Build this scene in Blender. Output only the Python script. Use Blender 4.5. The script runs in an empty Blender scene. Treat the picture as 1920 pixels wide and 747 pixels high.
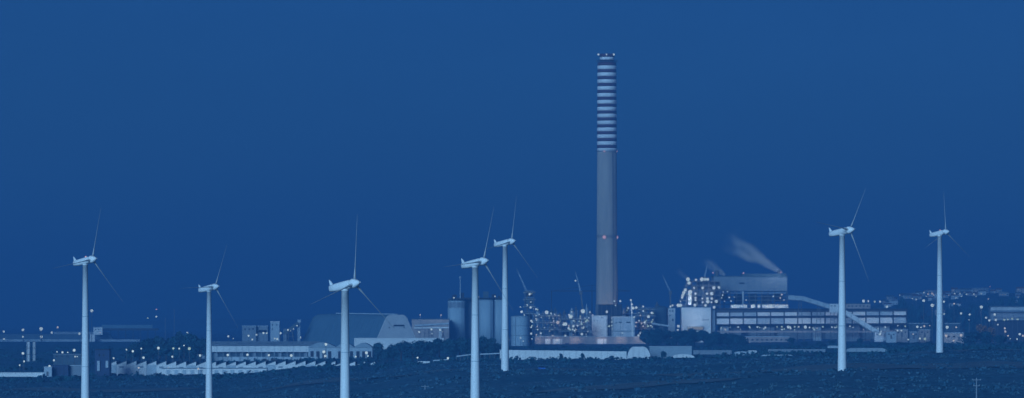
import bpy, math, random
import numpy as np
from mathutils import Vector, Matrix

random.seed(7)
RNG = np.random.default_rng(11)
scene = bpy.context.scene
C = scene.collection

# ------------------------------------------------------------------ camera
K = 1.0e-4            # radians per photograph pixel (long telephoto)
CAM_Z = 18.0          # eye height above the plant's ground
HOR = 600.0           # photograph row of the horizon
cam = bpy.data.cameras.new('camera')
cam.sensor_width = 36.0
cam.lens = 36.0 / (1920 * K)
cam.shift_y = (HOR - 373.5) / 1920.0
cam.clip_start = 1.0
cam.clip_end = 90000.0
cam_o = bpy.data.objects.new('camera', cam)
cam_o.location = (0, 0, CAM_Z)
cam_o.rotation_euler = (math.radians(90), 0, 0)
C.objects.link(cam_o)
scene.camera = cam_o

# ------------------------------------------------------------------ sky, sun, exposure
SUN_EL, SUN_AZ = 14.0, 202.0      # azimuth clockwise from +Y: behind the camera, a little to the left
world = bpy.data.worlds.new('World')
scene.world = world
world.use_nodes = True
nt = world.node_tree
nt.nodes.clear()
wo = nt.nodes.new('ShaderNodeOutputWorld')
bg = nt.nodes.new('ShaderNodeBackground')
sky = nt.nodes.new('ShaderNodeTexSky')
sky.sky_type = 'NISHITA'
sky.sun_disc = False
sky.sun_elevation = math.radians(SUN_EL)
sky.sun_rotation = math.radians(SUN_AZ)
sky.air_density = 1.0
sky.dust_density = 0.0
sky.ozone_density = 4.0
tint = nt.nodes.new('ShaderNodeMix')
tint.data_type = 'RGBA'
tint.blend_type = 'MULTIPLY'
tint.inputs[0].default_value = 1.0
tint.inputs[7].default_value = (0.037, 0.138, 0.405, 1)      # blue-hour cast over the whole sky
nt.links.new(sky.outputs[0], tint.inputs[6])
wtc = nt.nodes.new('ShaderNodeTexCoord')
wmp = nt.nodes.new('ShaderNodeMapping'); wmp.inputs['Scale'].default_value = (1.0, 1.0, 3.5)
wnz = nt.nodes.new('ShaderNodeTexNoise'); wnz.inputs['Scale'].default_value = 7.0; wnz.inputs['Detail'].default_value = 5; wnz.inputs['Roughness'].default_value = 0.55
wrg = nt.nodes.new('ShaderNodeMapRange'); wrg.inputs[1].default_value = 0.25; wrg.inputs[2].default_value = 0.75; wrg.inputs[3].default_value = 0.90; wrg.inputs[4].default_value = 1.10
wmx = nt.nodes.new('ShaderNodeMix'); wmx.data_type = 'RGBA'; wmx.blend_type = 'MULTIPLY'; wmx.inputs[0].default_value = 1.0   # thin uneven high cloud
nt.links.new(wtc.outputs['Generated'], wmp.inputs[0]); nt.links.new(wmp.outputs[0], wnz.inputs['Vector'])
nt.links.new(wnz.outputs['Fac'], wrg.inputs[0])
nt.links.new(tint.outputs[2], wmx.inputs[6]); nt.links.new(wrg.outputs[0], wmx.inputs[7])
nt.links.new(wmx.outputs[2], bg.inputs[0])
bg.inputs[1].default_value = 0.10
nt.links.new(bg.outputs[0], wo.inputs[0])

sun = bpy.data.lights.new('sun', 'SUN')
sun.energy = 4.6
sun.angle = math.radians(24)
sun.color = (0.34, 0.67, 1.0)
sun_o = bpy.data.objects.new('sun', sun)
sun_o.rotation_euler = (math.radians(90 - SUN_EL), 0, math.radians(180 - SUN_AZ))
C.objects.link(sun_o)

vs = scene.view_settings
vs.view_transform = 'Standard'
vs.look = 'None'
vs.exposure = 0.0
vs.gamma = 1.0
vs.use_curve_mapping = False
scene.cycles.use_denoising = True
scene.cycles.max_bounces = 5
scene.cycles.diffuse_bounces = 2
scene.cycles.volume_bounces = 1
scene.cycles.sample_clamp_indirect = 4.0

# ------------------------------------------------------------------ materials
def mat(name, col, rough=0.75, var=0.25, scale=0.25, col2=None, metal=0.0, spec=0.3, bump=0.0, streak=None):
    m = bpy.data.materials.new(name)
    m.use_nodes = True
    t = m.node_tree
    b = t.nodes['Principled BSDF']
    b.inputs['Roughness'].default_value = rough
    b.inputs['Metallic'].default_value = metal
    b.inputs['Specular IOR Level'].default_value = spec
    tc = t.nodes.new('ShaderNodeTexCoord')
    mp = t.nodes.new('ShaderNodeMapping')
    if streak: mp.inputs['Scale'].default_value = streak
    n = t.nodes.new('ShaderNodeTexNoise')
    n.inputs['Scale'].default_value = scale
    n.inputs['Detail'].default_value = 6
    n.inputs['Roughness'].default_value = 0.65
    r = t.nodes.new('ShaderNodeValToRGB')
    r.color_ramp.elements[0].position = 0.32
    r.color_ramp.elements[1].position = 0.68
    a = col2 if col2 else tuple(c * (1 - var) for c in col)
    r.color_ramp.elements[0].color = (*a, 1)
    r.color_ramp.elements[1].color = (*col, 1)
    t.links.new(tc.outputs['Object'], mp.inputs['Vector'])
    t.links.new(mp.outputs['Vector'], n.inputs['Vector'])
    t.links.new(n.outputs['Fac'], r.inputs['Fac'])
    t.links.new(r.outputs['Color'], b.inputs['Base Color'])
    if bump:
        bp = t.nodes.new('ShaderNodeBump')
        bp.inputs['Strength'].default_value = bump
        t.links.new(n.outputs['Fac'], bp.inputs['Height'])
        t.links.new(bp.outputs['Normal'], b.inputs['Normal'])
    return m

def glow(name, col, strength):
    m = bpy.data.materials.new(name)
    m.use_nodes = True
    t = m.node_tree
    t.nodes.clear()
    o = t.nodes.new('ShaderNodeOutputMaterial')
    e = t.nodes.new('ShaderNodeEmission')
    e.inputs[0].default_value = (*col, 1)
    e.inputs[1].default_value = strength
    t.links.new(e.outputs[0], o.inputs[0])
    m.cycles.emission_sampling = 'NONE'
    return m

M = {
 'turbine': mat('turbine_paint', (0.80, 0.81, 0.82), 0.45, 0.10, 0.10, streak=(1, 1, 0.15)),
 'blade': mat('pale_blade_paint', (0.44, 0.46, 0.48), 0.5, 0.1, 0.1),
 'white': mat('white_cladding', (0.78, 0.78, 0.78), 0.6, 0.16, 0.12, streak=(1, 1, 0.3)),
 'pale': mat('pale_cladding', (0.46, 0.54, 0.60), 0.7, 0.25, 0.12, streak=(1, 1, 0.3)),
 'grey': mat('grey_cladding', (0.24, 0.29, 0.34), 0.75, 0.25, 0.10, streak=(1, 1, 0.3)),
 'dark': mat('dark_steel', (0.035, 0.04, 0.05), 0.7, 0.4, 0.3),
 'steel': mat('grey_steel', (0.14, 0.15, 0.16), 0.6, 0.35, 0.3),
 'roof': mat('dull_roof_sheet', (0.08, 0.13, 0.165), 0.8, 0.3, 0.15),
 'paleroof': mat('pale_roof_sheet', (0.31, 0.39, 0.45), 0.7, 0.25, 0.1),
 'concrete': mat('weathered_concrete', (0.43, 0.38, 0.335), 0.9, 0.34, 0.10, streak=(1, 1, 0.10), bump=0.1),
 'band_white': mat('band_white_paint', (0.86, 0.86, 0.86), 0.7, 0.22, 0.2, streak=(1, 1, 0.3)),
 'band_red': mat('band_dark_red_paint', (0.10, 0.035, 0.04), 0.8, 0.3, 0.12, streak=(1, 1, 0.4)),
 'silo': mat('silo_metal', (0.40, 0.52, 0.60), 0.6, 0.3, 0.10, streak=(1, 1, 0.12)),
 'shed': mat('storage_shed_sheet', (0.10, 0.19, 0.26), 0.75, 0.2, 0.08),
 'warm': mat('pinkish_plaster', (0.42, 0.37, 0.36), 0.85, 0.35, 0.15),
 'glass': mat('dark_glass', (0.02, 0.025, 0.03), 0.12, 0.2, 0.4, spec=0.6),
 'bluewall': mat('dark_blue_sheet', (0.02, 0.05, 0.12), 0.6, 0.3, 0.2),
 'bark': mat('bark', (0.06, 0.05, 0.04), 0.95, 0.4, 1.5),
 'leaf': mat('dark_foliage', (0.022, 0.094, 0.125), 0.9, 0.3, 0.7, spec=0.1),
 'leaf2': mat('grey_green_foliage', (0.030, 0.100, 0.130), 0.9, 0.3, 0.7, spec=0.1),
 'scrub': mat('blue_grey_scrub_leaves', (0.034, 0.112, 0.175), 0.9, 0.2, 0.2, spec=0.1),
 'lamplit_leaf': mat('lit_ochre_foliage', (0.16, 0.12, 0.06), 0.9, 0.5, 0.7, spec=0.1),  # orange lamplight put into the leaf colour
 'rubber': mat('tyre_rubber', (0.02, 0.02, 0.02), 0.9, 0.2, 2),
 'carblue': mat('blue_car_paint', (0.03, 0.16, 0.55), 0.3, 0.1, 1, spec=0.5),
 'cardark': mat('dark_car_paint', (0.02, 0.025, 0.03), 0.3, 0.1, 1, spec=0.5),
 'tile': mat('roof_tile', (0.20, 0.10, 0.07), 0.9, 0.4, 0.6),
 'asphalt': mat('asphalt', (0.05, 0.05, 0.052), 0.9, 0.3, 0.2),
 'track': mat('dry_dirt_track', (0.12, 0.20, 0.25), 0.95, 0.45, 0.08),
 'lamp': glow('lamp_cool_white', (0.60, 0.80, 0.86), 1.3),
 'lamp_green': glow('lamp_greenish', (0.60, 0.86, 0.74), 0.95),
 'lamp_warm': glow('lamp_warm_white', (0.80, 0.80, 0.78), 0.95),
 'lamp_red': glow('lamp_red', (0.95, 0.62, 0.74), 0.85),
 'window_lit': glow('lit_window', (0.60, 0.66, 0.62), 0.6),
}

# ------------------------------------------------------------------ mesh helpers
ORG = {}
class MB:
    def __init__(s): s.v = []; s.f = []
    def add(s, vs_, fs_):
        b = len(s.v); s.v += [tuple(v) for v in vs_]; s.f += [tuple(i + b for i in f) for f in fs_]; return s
    def box(s, x0, x1, y0, y1, z0, z1):
        return s.add([(x0,y0,z0),(x1,y0,z0),(x1,y1,z0),(x0,y1,z0),(x0,y0,z1),(x1,y0,z1),(x1,y1,z1),(x0,y1,z1)],
                     [(3,2,1,0),(4,5,6,7),(0,1,5,4),(1,2,6,5),(2,3,7,6),(3,0,4,7)])
    def beam(s, p0, p1, w, h):
        p0 = Vector(p0); p1 = Vector(p1); d = (p1 - p0).normalized()
        up = Vector((0,0,1)) if abs(d.z) < 0.95 else Vector((0,1,0))
        a = d.cross(up).normalized() * (w/2); b = a.cross(d).normalized() * (h/2)
        vv = [p + q for p in (p0, p1) for q in (-a-b, a-b, a+b, -a+b)]
        return s.add(vv, [(0,1,2,3),(7,6,5,4),(0,4,5,1),(1,5,6,2),(2,6,7,3),(3,7,4,0)])
    def tube(s, p0, p1, r0, r1=None, n=8):
        r1 = r0 if r1 is None else r1
        p0 = Vector(p0); p1 = Vector(p1); d = (p1 - p0).normalized()
        up = Vector((0,0,1)) if abs(d.z) < 0.95 else Vector((0,1,0))
        a = d.cross(up).normalized(); b = d.cross(a)
        vv = []
        for p, r in ((p0, r0), (p1, r1)):
            for i in range(n):
                t = 2*math.pi*i/n; vv.append(p + a*(r*math.cos(t)) + b*(r*math.sin(t)))
        fs_ = [(i, i+n, (i+1) % n + n, (i+1) % n) for i in range(n)] + [tuple(range(n)), tuple(range(2*n-1, n-1, -1))]
        return s.add(vv, fs_)
    def lathe(s, prof, c=(0,0,0), n=24):
        vv = []; fs_ = []
        for r, z in prof:
            for i in range(n):
                t = 2*math.pi*i/n; vv.append((c[0]+r*math.cos(t), c[1]+r*math.sin(t), c[2]+z))
        for j in range(len(prof)-1):
            for i in range(n):
                fs_.append((j*n+i, j*n+(i+1) % n, (j+1)*n+(i+1) % n, (j+1)*n+i))
        fs_.append(tuple(range(n-1, -1, -1))); fs_.append(tuple(range((len(prof)-1)*n, len(prof)*n)))
        return s.add(vv, fs_)
    def prism(s, poly, y0, y1):           # poly of (x, z), extruded along y
        n = len(poly)
        vv = [(x, y0, z) for x, z in poly] + [(x, y1, z) for x, z in poly]
        return s.add(vv, [tuple(range(n)), tuple(range(2*n-1, n-1, -1))] + [(i, i+n, (i+1) % n+n, (i+1) % n) for i in range(n)])
    def mesh(s, name, m, org=(0,0,0), smooth=False):
        me = bpy.data.meshes.new(name)
        me.from_pydata([(a-org[0], b-org[1], c-org[2]) for a, b, c in s.v], [], s.f)
        me.materials.append(m if not isinstance(m, str) else M[m])
        if smooth:
            me.shade_smooth()
        return me
    def build(s, name, m, parent=None, smooth=False, org=None):
        o_ = ORG[parent.name] if parent else (org if org else s.base())
        me = s.mesh(name, m, o_, smooth)
        o = bpy.data.objects.new(name, me)
        C.objects.link(o)
        if parent: o.parent = parent
        else: o.location = o_
        ORG[o.name] = o_
        return o
    def base(s):
        a = np.array(s.v); mn = a.min(0); mx = a.max(0)
        return ((mn[0]+mx[0])/2, (mn[1]+mx[1])/2, mn[2])

def tag(o, label=None, cat=None, group=None, kind=None):
    if label: o['label'] = label
    if cat: o['category'] = cat
    if group: o['group'] = group
    if kind: o['kind'] = kind
    return o
def thing(name, label, cat, loc, group=None):
    o = bpy.data.objects.new(name, None)
    o.empty_display_size = 1
    C.objects.link(o); o.location = loc
    ORG[o.name] = tuple(loc)
    return tag(o, label, cat, group, 'thing')
def inst(name, me, parent, wloc, scale=(1,1,1), rot=(0,0,0)):
    o = bpy.data.objects.new(name, me); C.objects.link(o)
    o.parent = parent
    p = ORG[parent.name]
    o.location = (wloc[0]-p[0], wloc[1]-p[1], wloc[2]-p[2])
    o.scale = scale if hasattr(scale, '__len__') else (scale,)*3
    o.rotation_euler = rot
    ORG[o.name] = tuple(wloc)
    return o
ORDW = ['first','second','third','fourth','fifth','sixth','seventh','eighth','ninth','tenth','eleventh','twelfth','thirteenth','fourteenth','fifteenth','sixteenth','seventeenth','eighteenth','nineteenth','twentieth',
        'twenty-first','twenty-second','twenty-third','twenty-fourth','twenty-fifth','twenty-sixth','twenty-seventh','twenty-eighth','twenty-ninth','thirtieth','thirty-first','thirty-second','thirty-third','thirty-fourth','thirty-fifth','thirty-sixth']

# a survey: photograph column/row seen at a chosen distance -> metres in the place
def X(px, D): return (px - 960.0) * K * D
def Z(py, D): return CAM_Z + (HOR - py) * K * D
def S(D): return K * D

# ------------------------------------------------------------------ terrain
COLS = [
 (-200, [(1300,900),(1850,778),(2200,757),(2500,724),(3000,706),(3600,674),(4300,652),(5000,642)]),
 (390,  [(1300,900),(1850,778),(2200,757),(2500,722),(3000,703),(3600,673),(4300,652),(5000,642)]),
 (650,  [(1300,910),(1450,885),(1850,768),(2200,722),(2600,700),(3000,686),(3600,672),(4300,653),(5000,642)]),
 (890,  [(1300,880),(1700,766),(2000,712),(2150,698),(2600,684),(3000,676),(3600,666),(4300,653),(5000,643)]),
 (1100, [(1300,850),(1700,752),(2000,708),(2150,697),(2600,684),(3000,675),(3600,664),(4300,652),(5000,643)]),
 (1580, [(1300,810),(1600,753),(1900,695),(2150,683),(2475,675),(3000,667),(3600,656),(4300,647),(5000,640)]),
 (1760, [(1300,810),(1600,757),(1900,706),(2150,682),(2475,661.5),(3000,656),(3600,650),(4300,645),(5000,640)]),
 (2200, [(1300,810),(1600,757),(1900,706),(2150,684),(2475,664),(3000,656),(3600,649),(4300,643),(5000,638)]),
]
NEAR = [(-400, 16.2), (0, 15.8), (60, 11), (200, 2), (600, -14)]
SEA_Z = -6.0
_cp = np.array([c[0] for c in COLS], float)
def _colz(i, D):
    ds = [d for d, z in NEAR] + [d for d, p in COLS[i][1]]
    zs = [z for d, z in NEAR] + [CAM_Z - (p-HOR)*K*d for d, p in COLS[i][1]]
    ds += [5500, 6100, 40000]; zs += [-4.5, -9.0, -9.0]
    return np.interp(D, ds, zs)
def terrain(x, D):
    x = np.asarray(x, float); D = np.asarray(D, float)
    px = 960 + x / (K * np.maximum(D, 900.0))
    zs = np.stack([_colz(i, D) for i in range(len(COLS))])
    px = np.clip(px, _cp[0], _cp[-1])
    idx = np.clip(np.searchsorted(_cp, px) - 1, 0, len(_cp)-2)
    t = (px - _cp[idx]) / (_cp[idx+1] - _cp[idx]); t = t*t*(3-2*t)
    z = np.take_along_axis(zs, idx[None], 0)[0]*(1-t) + np.take_along_axis(zs, (idx+1)[None], 0)[0]*t
    # town hillside far right, and the low ground behind the plant
    def hill(cx, cy, rx, ry, h): return h*np.exp(-((x-cx)/rx)**2 - ((D-cy)/ry)**2)
    z = z + hill(900, 7600, 320, 1100, 58) + hill(560, 7200, 190, 700, 41) + hill(1350, 7800, 420, 900, 56)
    w = np.clip((D-1250)/300, 0, 1)*np.clip((3300-D)/600, 0, 1)
    z = z + w*(0.5*np.sin(x*0.045+D*0.013)+0.35*np.sin(x*0.11-D*0.05+1.3)+0.3*np.sin(D*0.085+x*0.021))
    return z
def G(x, D): return float(terrain(np.array([x]), np.array([D]))[0])
def GP(px, D): return G(X(px, D), D)

def grid_mesh(name, xs, ys, zf, m, smooth=True):
    Xg, Yg = np.meshgrid(xs, ys)
    Zg = zf(Xg.ravel(), Yg.ravel())
    v = np.stack([Xg.ravel(), Yg.ravel(), Zg], 1)
    nx, ny = len(xs), len(ys)
    i = np.arange(nx*ny).reshape(ny, nx)
    f = np.stack([i[:-1,:-1].ravel(), i[:-1,1:].ravel(), i[1:,1:].ravel(), i[1:,:-1].ravel()], 1)
    me = bpy.data.meshes.new(name)
    me.from_pydata(v.tolist(), [], f.tolist())
    me.materials.append(m)
    if smooth: me.shade_smooth()
    o = bpy.data.objects.new(name, me); C.objects.link(o)
    return o

def ground_material():
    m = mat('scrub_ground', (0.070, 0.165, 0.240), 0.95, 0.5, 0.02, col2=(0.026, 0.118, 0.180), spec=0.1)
    t = m.node_tree; b = t.nodes['Principled BSDF']
    n2 = t.nodes.new('ShaderNodeTexNoise'); n2.inputs['Scale'].default_value = 0.35; n2.inputs['Detail'].default_value = 8
    tc = t.nodes['Texture Coordinate']
    t.links.new(tc.outputs['Object'], n2.inputs['Vector'])
    r2 = t.nodes.new('ShaderNodeValToRGB')
    r2.color_ramp.elements[0].position = 0.40; r2.color_ramp.elements[0].color = (0.70, 0.70, 0.70, 1)
    r2.color_ramp.elements[1].position = 0.66; r2.color_ramp.elements[1].color = (1.45, 1.4, 1.35, 1)
    t.links.new(n2.outputs['Fac'], r2.inputs['Fac'])
    mx = t.nodes.new('ShaderNodeMix'); mx.data_type = 'RGBA'; mx.blend_type = 'MULTIPLY'; mx.inputs[0].default_value = 1
    t.links.new(t.nodes['Color Ramp'].outputs[0], mx.inputs[6]); t.links.new(r2.outputs[0], mx.inputs[7])
    t.links.new(mx.outputs[2], b.inputs['Base Color'])
    bp = t.nodes.new('ShaderNodeBump'); bp.inputs['Strength'].default_value = 0.6; bp.inputs['Distance'].default_value = 1.0
    t.links.new(n2.outputs['Fac'], bp.inputs['Height']); t.links.new(bp.outputs[0], b.inputs['Normal'])
    return m
ys = np.concatenate([np.arange(-400, 1200, 40), np.arange(1200, 3400, 7.0), np.arange(3400, 6400, 30.0), np.arange(6400, 10001, 90.0)])
xs = np.concatenate([np.arange(-2400, -900, 150.0), np.arange(-900, 901, 7.5), np.arange(960, 2600, 70.0)])
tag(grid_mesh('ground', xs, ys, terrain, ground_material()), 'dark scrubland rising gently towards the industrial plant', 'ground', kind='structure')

m = mat('sea_water', (0.01, 0.03, 0.05), 0.35, 0.2, 0.02, spec=0.5, bump=0.25)
sea = MB(); sea.add([(-11500,5000,SEA_Z),(11500,5000,SEA_Z),(11500,40000,SEA_Z),(-11500,40000,SEA_Z)], [(0,1,2,3)])
tag(sea.build('sea', m), 'calm dark sea behind the harbour', 'sea', kind='structure')

# a far low headland on the sea horizon
hd = MB(); D = 15000; n = 60
top = []
for i in range(n+1):
    px = 235 + (900-235)*i/n
    h = 597.5 + 6*math.exp(-i/7.0) + 0.9*math.sin(i*0.7) + 0.6*math.sin(i*1.9)
    top.append((X(px, D), Z(min(h, 604), D)))
for i in range(n):
    (a, za), (b, zb) = top[i], top[i+1]
    hd.add([(a,D,SEA_Z-1),(b,D,SEA_Z-1),(b,D+300,zb),(a,D+300,za),(b,D+2500,SEA_Z-1),(a,D+2500,SEA_Z-1)], [(0,1,2,3),(3,2,4,5)])
tag(hd.build('headland', mat('far_headland_scrub', (0.03, 0.035, 0.035), 0.95, 0.4, 0.01)), 'low dark headland on the sea horizon behind the left turbines', 'headland', kind='structure')

def strip(name, pts, width, m, label, cat, lift=0.06, sub=12):
    P = []
    for (a, b) in zip(pts[:-1], pts[1:]):
        for i in range(sub):
            t = i/sub; P.append((a[0]*(1-t)+b[0]*t, a[1]*(1-t)+b[1]*t))
    P.append(pts[-1])
    vv = []
    for i, (x, y) in enumerate(P):
        q = P[min(i+1, len(P)-1)]; p = P[max(i-1, 0)]
        d = Vector((q[0]-p[0], q[1]-p[1])).normalized(); nx, ny = -d.y*width/2, d.x*width/2
        for j in range(5):
            t = j/2.0 - 1
            vv.append((x+nx*t, y+ny*t, G(x+nx*t, y+ny*t)+lift+0.25))
    me = MB(); me.add(vv, [(i*5+j+1, i*5+j, (i+1)*5+j, (i+1)*5+j+1) for i in range(len(P)-1) for j in range(4)])
    o = me.build(name, m); return tag(o, label, cat, kind='structure')
strip('dirt_track', [(X(1330,1960),1960),(X(1500,1985),1985),(X(1640,2030),2030),(X(1800,2110),2110),(X(1990,2160),2160)], 70, M['track'],
      'pale dirt track crossing the scrub behind the right turbines', 'track')
strip('field', [(X(560,2330),2330),(X(700,2300),2300),(X(860,2260),2260),(X(1010,2300),2300)], 60, M['track'], 'faint pale field strip below the tree row', 'field')
strip('clearing', [(X(20,2420),2420),(X(180,2400),2400),(X(330,2430),2430)], 40, M['track'], 'faint pale clearing in the scrub at lower left', 'clearing')
strip('open_patch', [(X(1080,1830),1830),(X(1220,1860),1860),(X(1400,1850),1850)], 40, M['track'], 'faint pale open patch in the scrub at lower centre right', 'clearing')
strip('path', [(X(1690,2520),2520),(X(1800,2620),2620),(X(1960,2700),2700)], 14, M['track'], 'faint path climbing beside the rightmost turbine', 'path')
strip('road', [(X(330,3300),3300),(X(480,3330),3330),(X(640,3380),3380),(X(860,3420),3420),(X(1000,3480),3480)], 16, M['asphalt'],
      'asphalt road along the front of the long warehouse', 'road')
strip('service_road', [(X(1180,2900),2900),(X(1400,2950),2950),(X(1560,3000),3000),(X(1720,3120),3120)], 9, M['track'],
      'pale service road between low greenhouses and the hedge', 'road')

# ------------------------------------------------------------------ wind turbines
YAW = math.radians(-42)         # nose to the right and towards the camera
TILT = math.radians(8.5)
def nacelle_frame(p):
    return p
NAC_AX = Vector((math.cos(YAW)*math.cos(TILT), math.sin(YAW)*math.cos(TILT), math.sin(TILT)))
NAC_SIDE = Vector((math.sin(YAW), -math.cos(YAW), 0)).normalized()
NAC_UP = NAC_SIDE.cross(NAC_AX).normalized()
if NAC_UP.z < 0: NAC_UP = -NAC_UP
def loft(mb, secs, n=16):
    """secs: (t along axis, half width, half height, vertical offset)"""
    vv = []; fs_ = []
    for t, w, h, dz in secs:
        for i in range(n):
            a = 2*math.pi*i/n
            ca, sa = math.cos(a), math.sin(a)
            ca = math.copysign(abs(ca)**0.7, ca); sa = math.copysign(abs(sa)**0.7, sa)
            vv.append(NAC_AX*t + NAC_SIDE*(w*ca) + NAC_UP*(h*sa + dz))
    for j in range(len(secs)-1):
        for i in range(n): fs_.append((j*n+i, j*n+(i+1) % n, (j+1)*n+(i+1) % n, (j+1)*n+i))
    fs_.append(tuple(range(n))); fs_.append(tuple(range(len(secs)*n-1, (len(secs)-1)*n-1, -1)))
    mb.add(vv, fs_)
mb = MB(); loft(mb, [(-5.6,.6,.65,0.0),(-5.4,.85,.9,0),(-3,1.15,1.12,.0),(0,1.25,1.2,.05),(2.2,1.2,1.2,.1),(2.7,1.05,1.05,.1)]); NAC_ME = mb.mesh('nacelle', 'turbine', smooth=True)
mb = MB(); loft(mb, [(2.75,1.1,1.1,.1),(3.2,1.3,1.35,.1),(3.9,1.2,1.2,.1),(4.9,.72,.72,.1),(5.7,.22,.22,.1)], 14); HUB_ME = mb.mesh('hub', 'turbine', smooth=True)
mb = MB()
for sgn in (1,):
    p = [NAC_AX*-5.5+NAC_UP*0.5, NAC_AX*-4.3+NAC_UP*.8, NAC_AX*-5.1+NAC_UP*2.0, NAC_AX*-5.7+NAC_UP*2.5]
    off = NAC_SIDE*0.14
    mb.add([q-off for q in p]+[q+off for q in p], [(0,1,2,3),(7,6,5,4),(0,4,5,1),(1,5,6,2),(2,6,7,3),(3,7,4,0)])
FIN_ME = mb.mesh('tail_fin', 'turbine')
mb = MB(); mb.lathe([(0.28,0),(0.28,.35),(0.18,.5)], (0,0,0), 10); BEACON_ME = mb.mesh('beacon', 'lamp_red')
def blade_mesh(phase):
    R0, R1 = 1.2, 19.5
    d = NAC_SIDE*math.cos(phase) + NAC_UP*math.sin(phase)
    if False: d = -d
    tang = NAC_AX.cross(d).normalized()
    hubc = NAC_AX*3.6 + NAC_UP*0.1
    mb = MB(); n = 8; vv = []; fs_ = []
    secs = [(0.0,.36,.36),(.06,.36,.32),(.18,.85,.16),(.4,.66,.10),(.7,.42,.06),(.93,.22,.035),(1.0,.06,.02)]
    view = Vector((0,1,0)); 
    chord = (view - d*view.dot(d)).normalized()      # blades feathered
    for t, c, th in secs:
        p = hubc + d*(R0+(R1-R0)*t)
        thick = d.cross(chord).normalized()
        for i in range(n):
            a = 2*math.pi*i/n
            vv.append(p + chord*(c*math.cos(a)) + thick*(th*math.sin(a)))
    for j in range(len(secs)-1):
        for i in range(n): fs_.append((j*n+i, j*n+(i+1) % n, (j+1)*n+(i+1) % n, (j+1)*n+i))
    fs_.append(tuple(range(n))); fs_.append(tuple(range(len(secs)*n-1, (len(secs)-1)*n-1, -1)))
    mb.add(vv, fs_)
    return mb.mesh('blade', 'blade', smooth=True)

TURB = [  # px, nacelle row, distance, top width px, rotor phase, label
 (160, 490, 1850, 9.5, 70, 'leftmost white wind turbine, tall tower before the harbour'),
 (392, 541, 2150, 8.0, 62, 'slim white wind turbine in front of the sawtooth factory'),
 (647, 536, 1450, 13.5, 78, 'nearest, thickest white wind turbine in front of the storage shed'),
 (891, 494, 1700, 11.5, 66, 'white wind turbine in front of the silos, lower of the central pair'),
 (947, 456, 2150, 8.8, 72, 'white wind turbine right beside the silos, higher of the central pair'),
 (1579, 435, 1900, 10.0, 52, 'white wind turbine in front of the conveyor and long hall'),
 (1762, 438, 2475, 8.0, 84, 'rightmost white wind turbine below the hillside town'),
]
for px, py, D, wt, ph, lab in TURB:
    x = X(px, D); zt = Z(py, D); zb = G(x, D)
    T = thing('wind_turbine', lab, 'wind turbine', (x, D, zb), 'white wind turbines in front of the plant')
    rt = wt*S(D)/2; L = zt-1.2-zb
    rb = rt + L*0.0135
    mb = MB(); mb.lathe([(rb*1.0, -2.0), (rb, 0), (rt+(rb-rt)*.45, L*.5), (rt, L-.3), (rt*1.08, L-.3), (rt*1.08, L+.4)], (x, D, zb), 32)
    tw = mb.build('tower', 'turbine', T, smooth=True)
    for f in (.33, .66):
        r = rb+(rt-rb)*f
        mb = MB(); mb.lathe([(r-.05, L*f-.12),(r+.03, L*f-.12),(r+.03, L*f+.12),(r-.05, L*f+.12)], (x, D, zb), 24); mb.build('flange', 'pale', tw, smooth=False)
    c = (x, D, zt)
    nac = inst('nacelle', NAC_ME, T, c)
    inst('tail_fin', FIN_ME, nac, c)
    b = Vector(c) + NAC_UP*1.2 + NAC_AX*0.4
    if px in (160, 1762): inst('beacon', BEACON_ME, nac, tuple(b))
    hub = inst('hub', HUB_ME, T, c)
    for i in range(3):
        # phase measured in the picture: 0 = right, 90 = up ; NAC_SIDE points left-to-camera
        inst('blade', blade_mesh(math.radians(180-ph+120*i)), T, c)

# ------------------------------------------------------------------ lamps
mb = MB(); mb.lathe([(.35,-1.0),(.78,-.72),(1.05,-.1),(1.0,.4),(.7,.82),(.4,1.0)], (0,0,0), 10)
HEAD = {k: mb.mesh('lamp_head', k, smooth=True) for k in ('lamp','lamp_green','lamp_warm','lamp_red')}
mb = MB(); mb.lathe([(.6,.98),(.5,1.12),(.2,1.2)], (0,0,0), 10); CAP = mb.mesh('lamp_cap', 'dark')
def point_light(parent, p, power, col, r=0.6):
    l = bpy.data.lights.new('lamp_light', 'POINT'); l.energy = power; l.color = col; l.shadow_soft_size = r
    o = bpy.data.objects.new('lamp_light', l); C.objects.link(o); o.parent = parent
    q = ORG[parent.name]; o.location = (p[0]-q[0], p[1]-q[1], p[2]-q[2])
    return o
def lamp_post(px, py, D, size, label, group, kind='lamp', power=0, col=(0.75,0.85,1.0)):
    x = X(px, D); z = Z(py, D); g = G(x, D); r = size*S(D)/2*(.46+.36*((px*7.13+py*3.7) % 1.0))
    if z < g + 3: g = z - 6
    t = thing('lamp_post', label, 'lamp post', (x, D, g), group)
    pr = max(.10, .16*r)
    mb = MB(); mb.tube((x, D+r*.9, g-.5), (x, D+r*.9, z+r), pr*1.5, pr, 6); mb.tube((x, D+r*.9, z+r*.95), (x, D, z+r*.8), pr, pr*.9, 6)
    mb.build('pole', 'steel', t)
    h = inst('lamp_head', HEAD[kind], t, (x, D, z), r)
    inst('lamp_cap', CAP, t, (x, D, z), r)
    if power: point_light(t, (x, D-r*1.6, z), power, col, r)
    return t
def lamps(pts, D, label, group):
    pts = sorted(pts, key=lambda p: p[0])
    for i, p in enumerate(pts):
        px, py = p[0], p[1]; sz = p[2] if len(p) > 2 else 5; kd = p[3] if len(p) > 3 else 'lamp'; pw = p[4] if len(p) > 4 else 0
        lamp_post(px, py, D + (i % 3)*6, sz, label % ORDW[i], group, kd, pw)
def fixed_lamp(parent, px, py, D, size, kind='lamp', power=0, col=(0.8,0.86,1.0)):
    r = size*S(D)/2*(.58+.34*((px*7.13+py*3.7) % 1.0)); p = (X(px, D), D, Z(py, D))
    h = inst('lamp', HEAD[kind], parent, p, r)
    if power: point_light(parent, (p[0], p[1]-r*1.5, p[2]), power, col, r)
    return h
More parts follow.
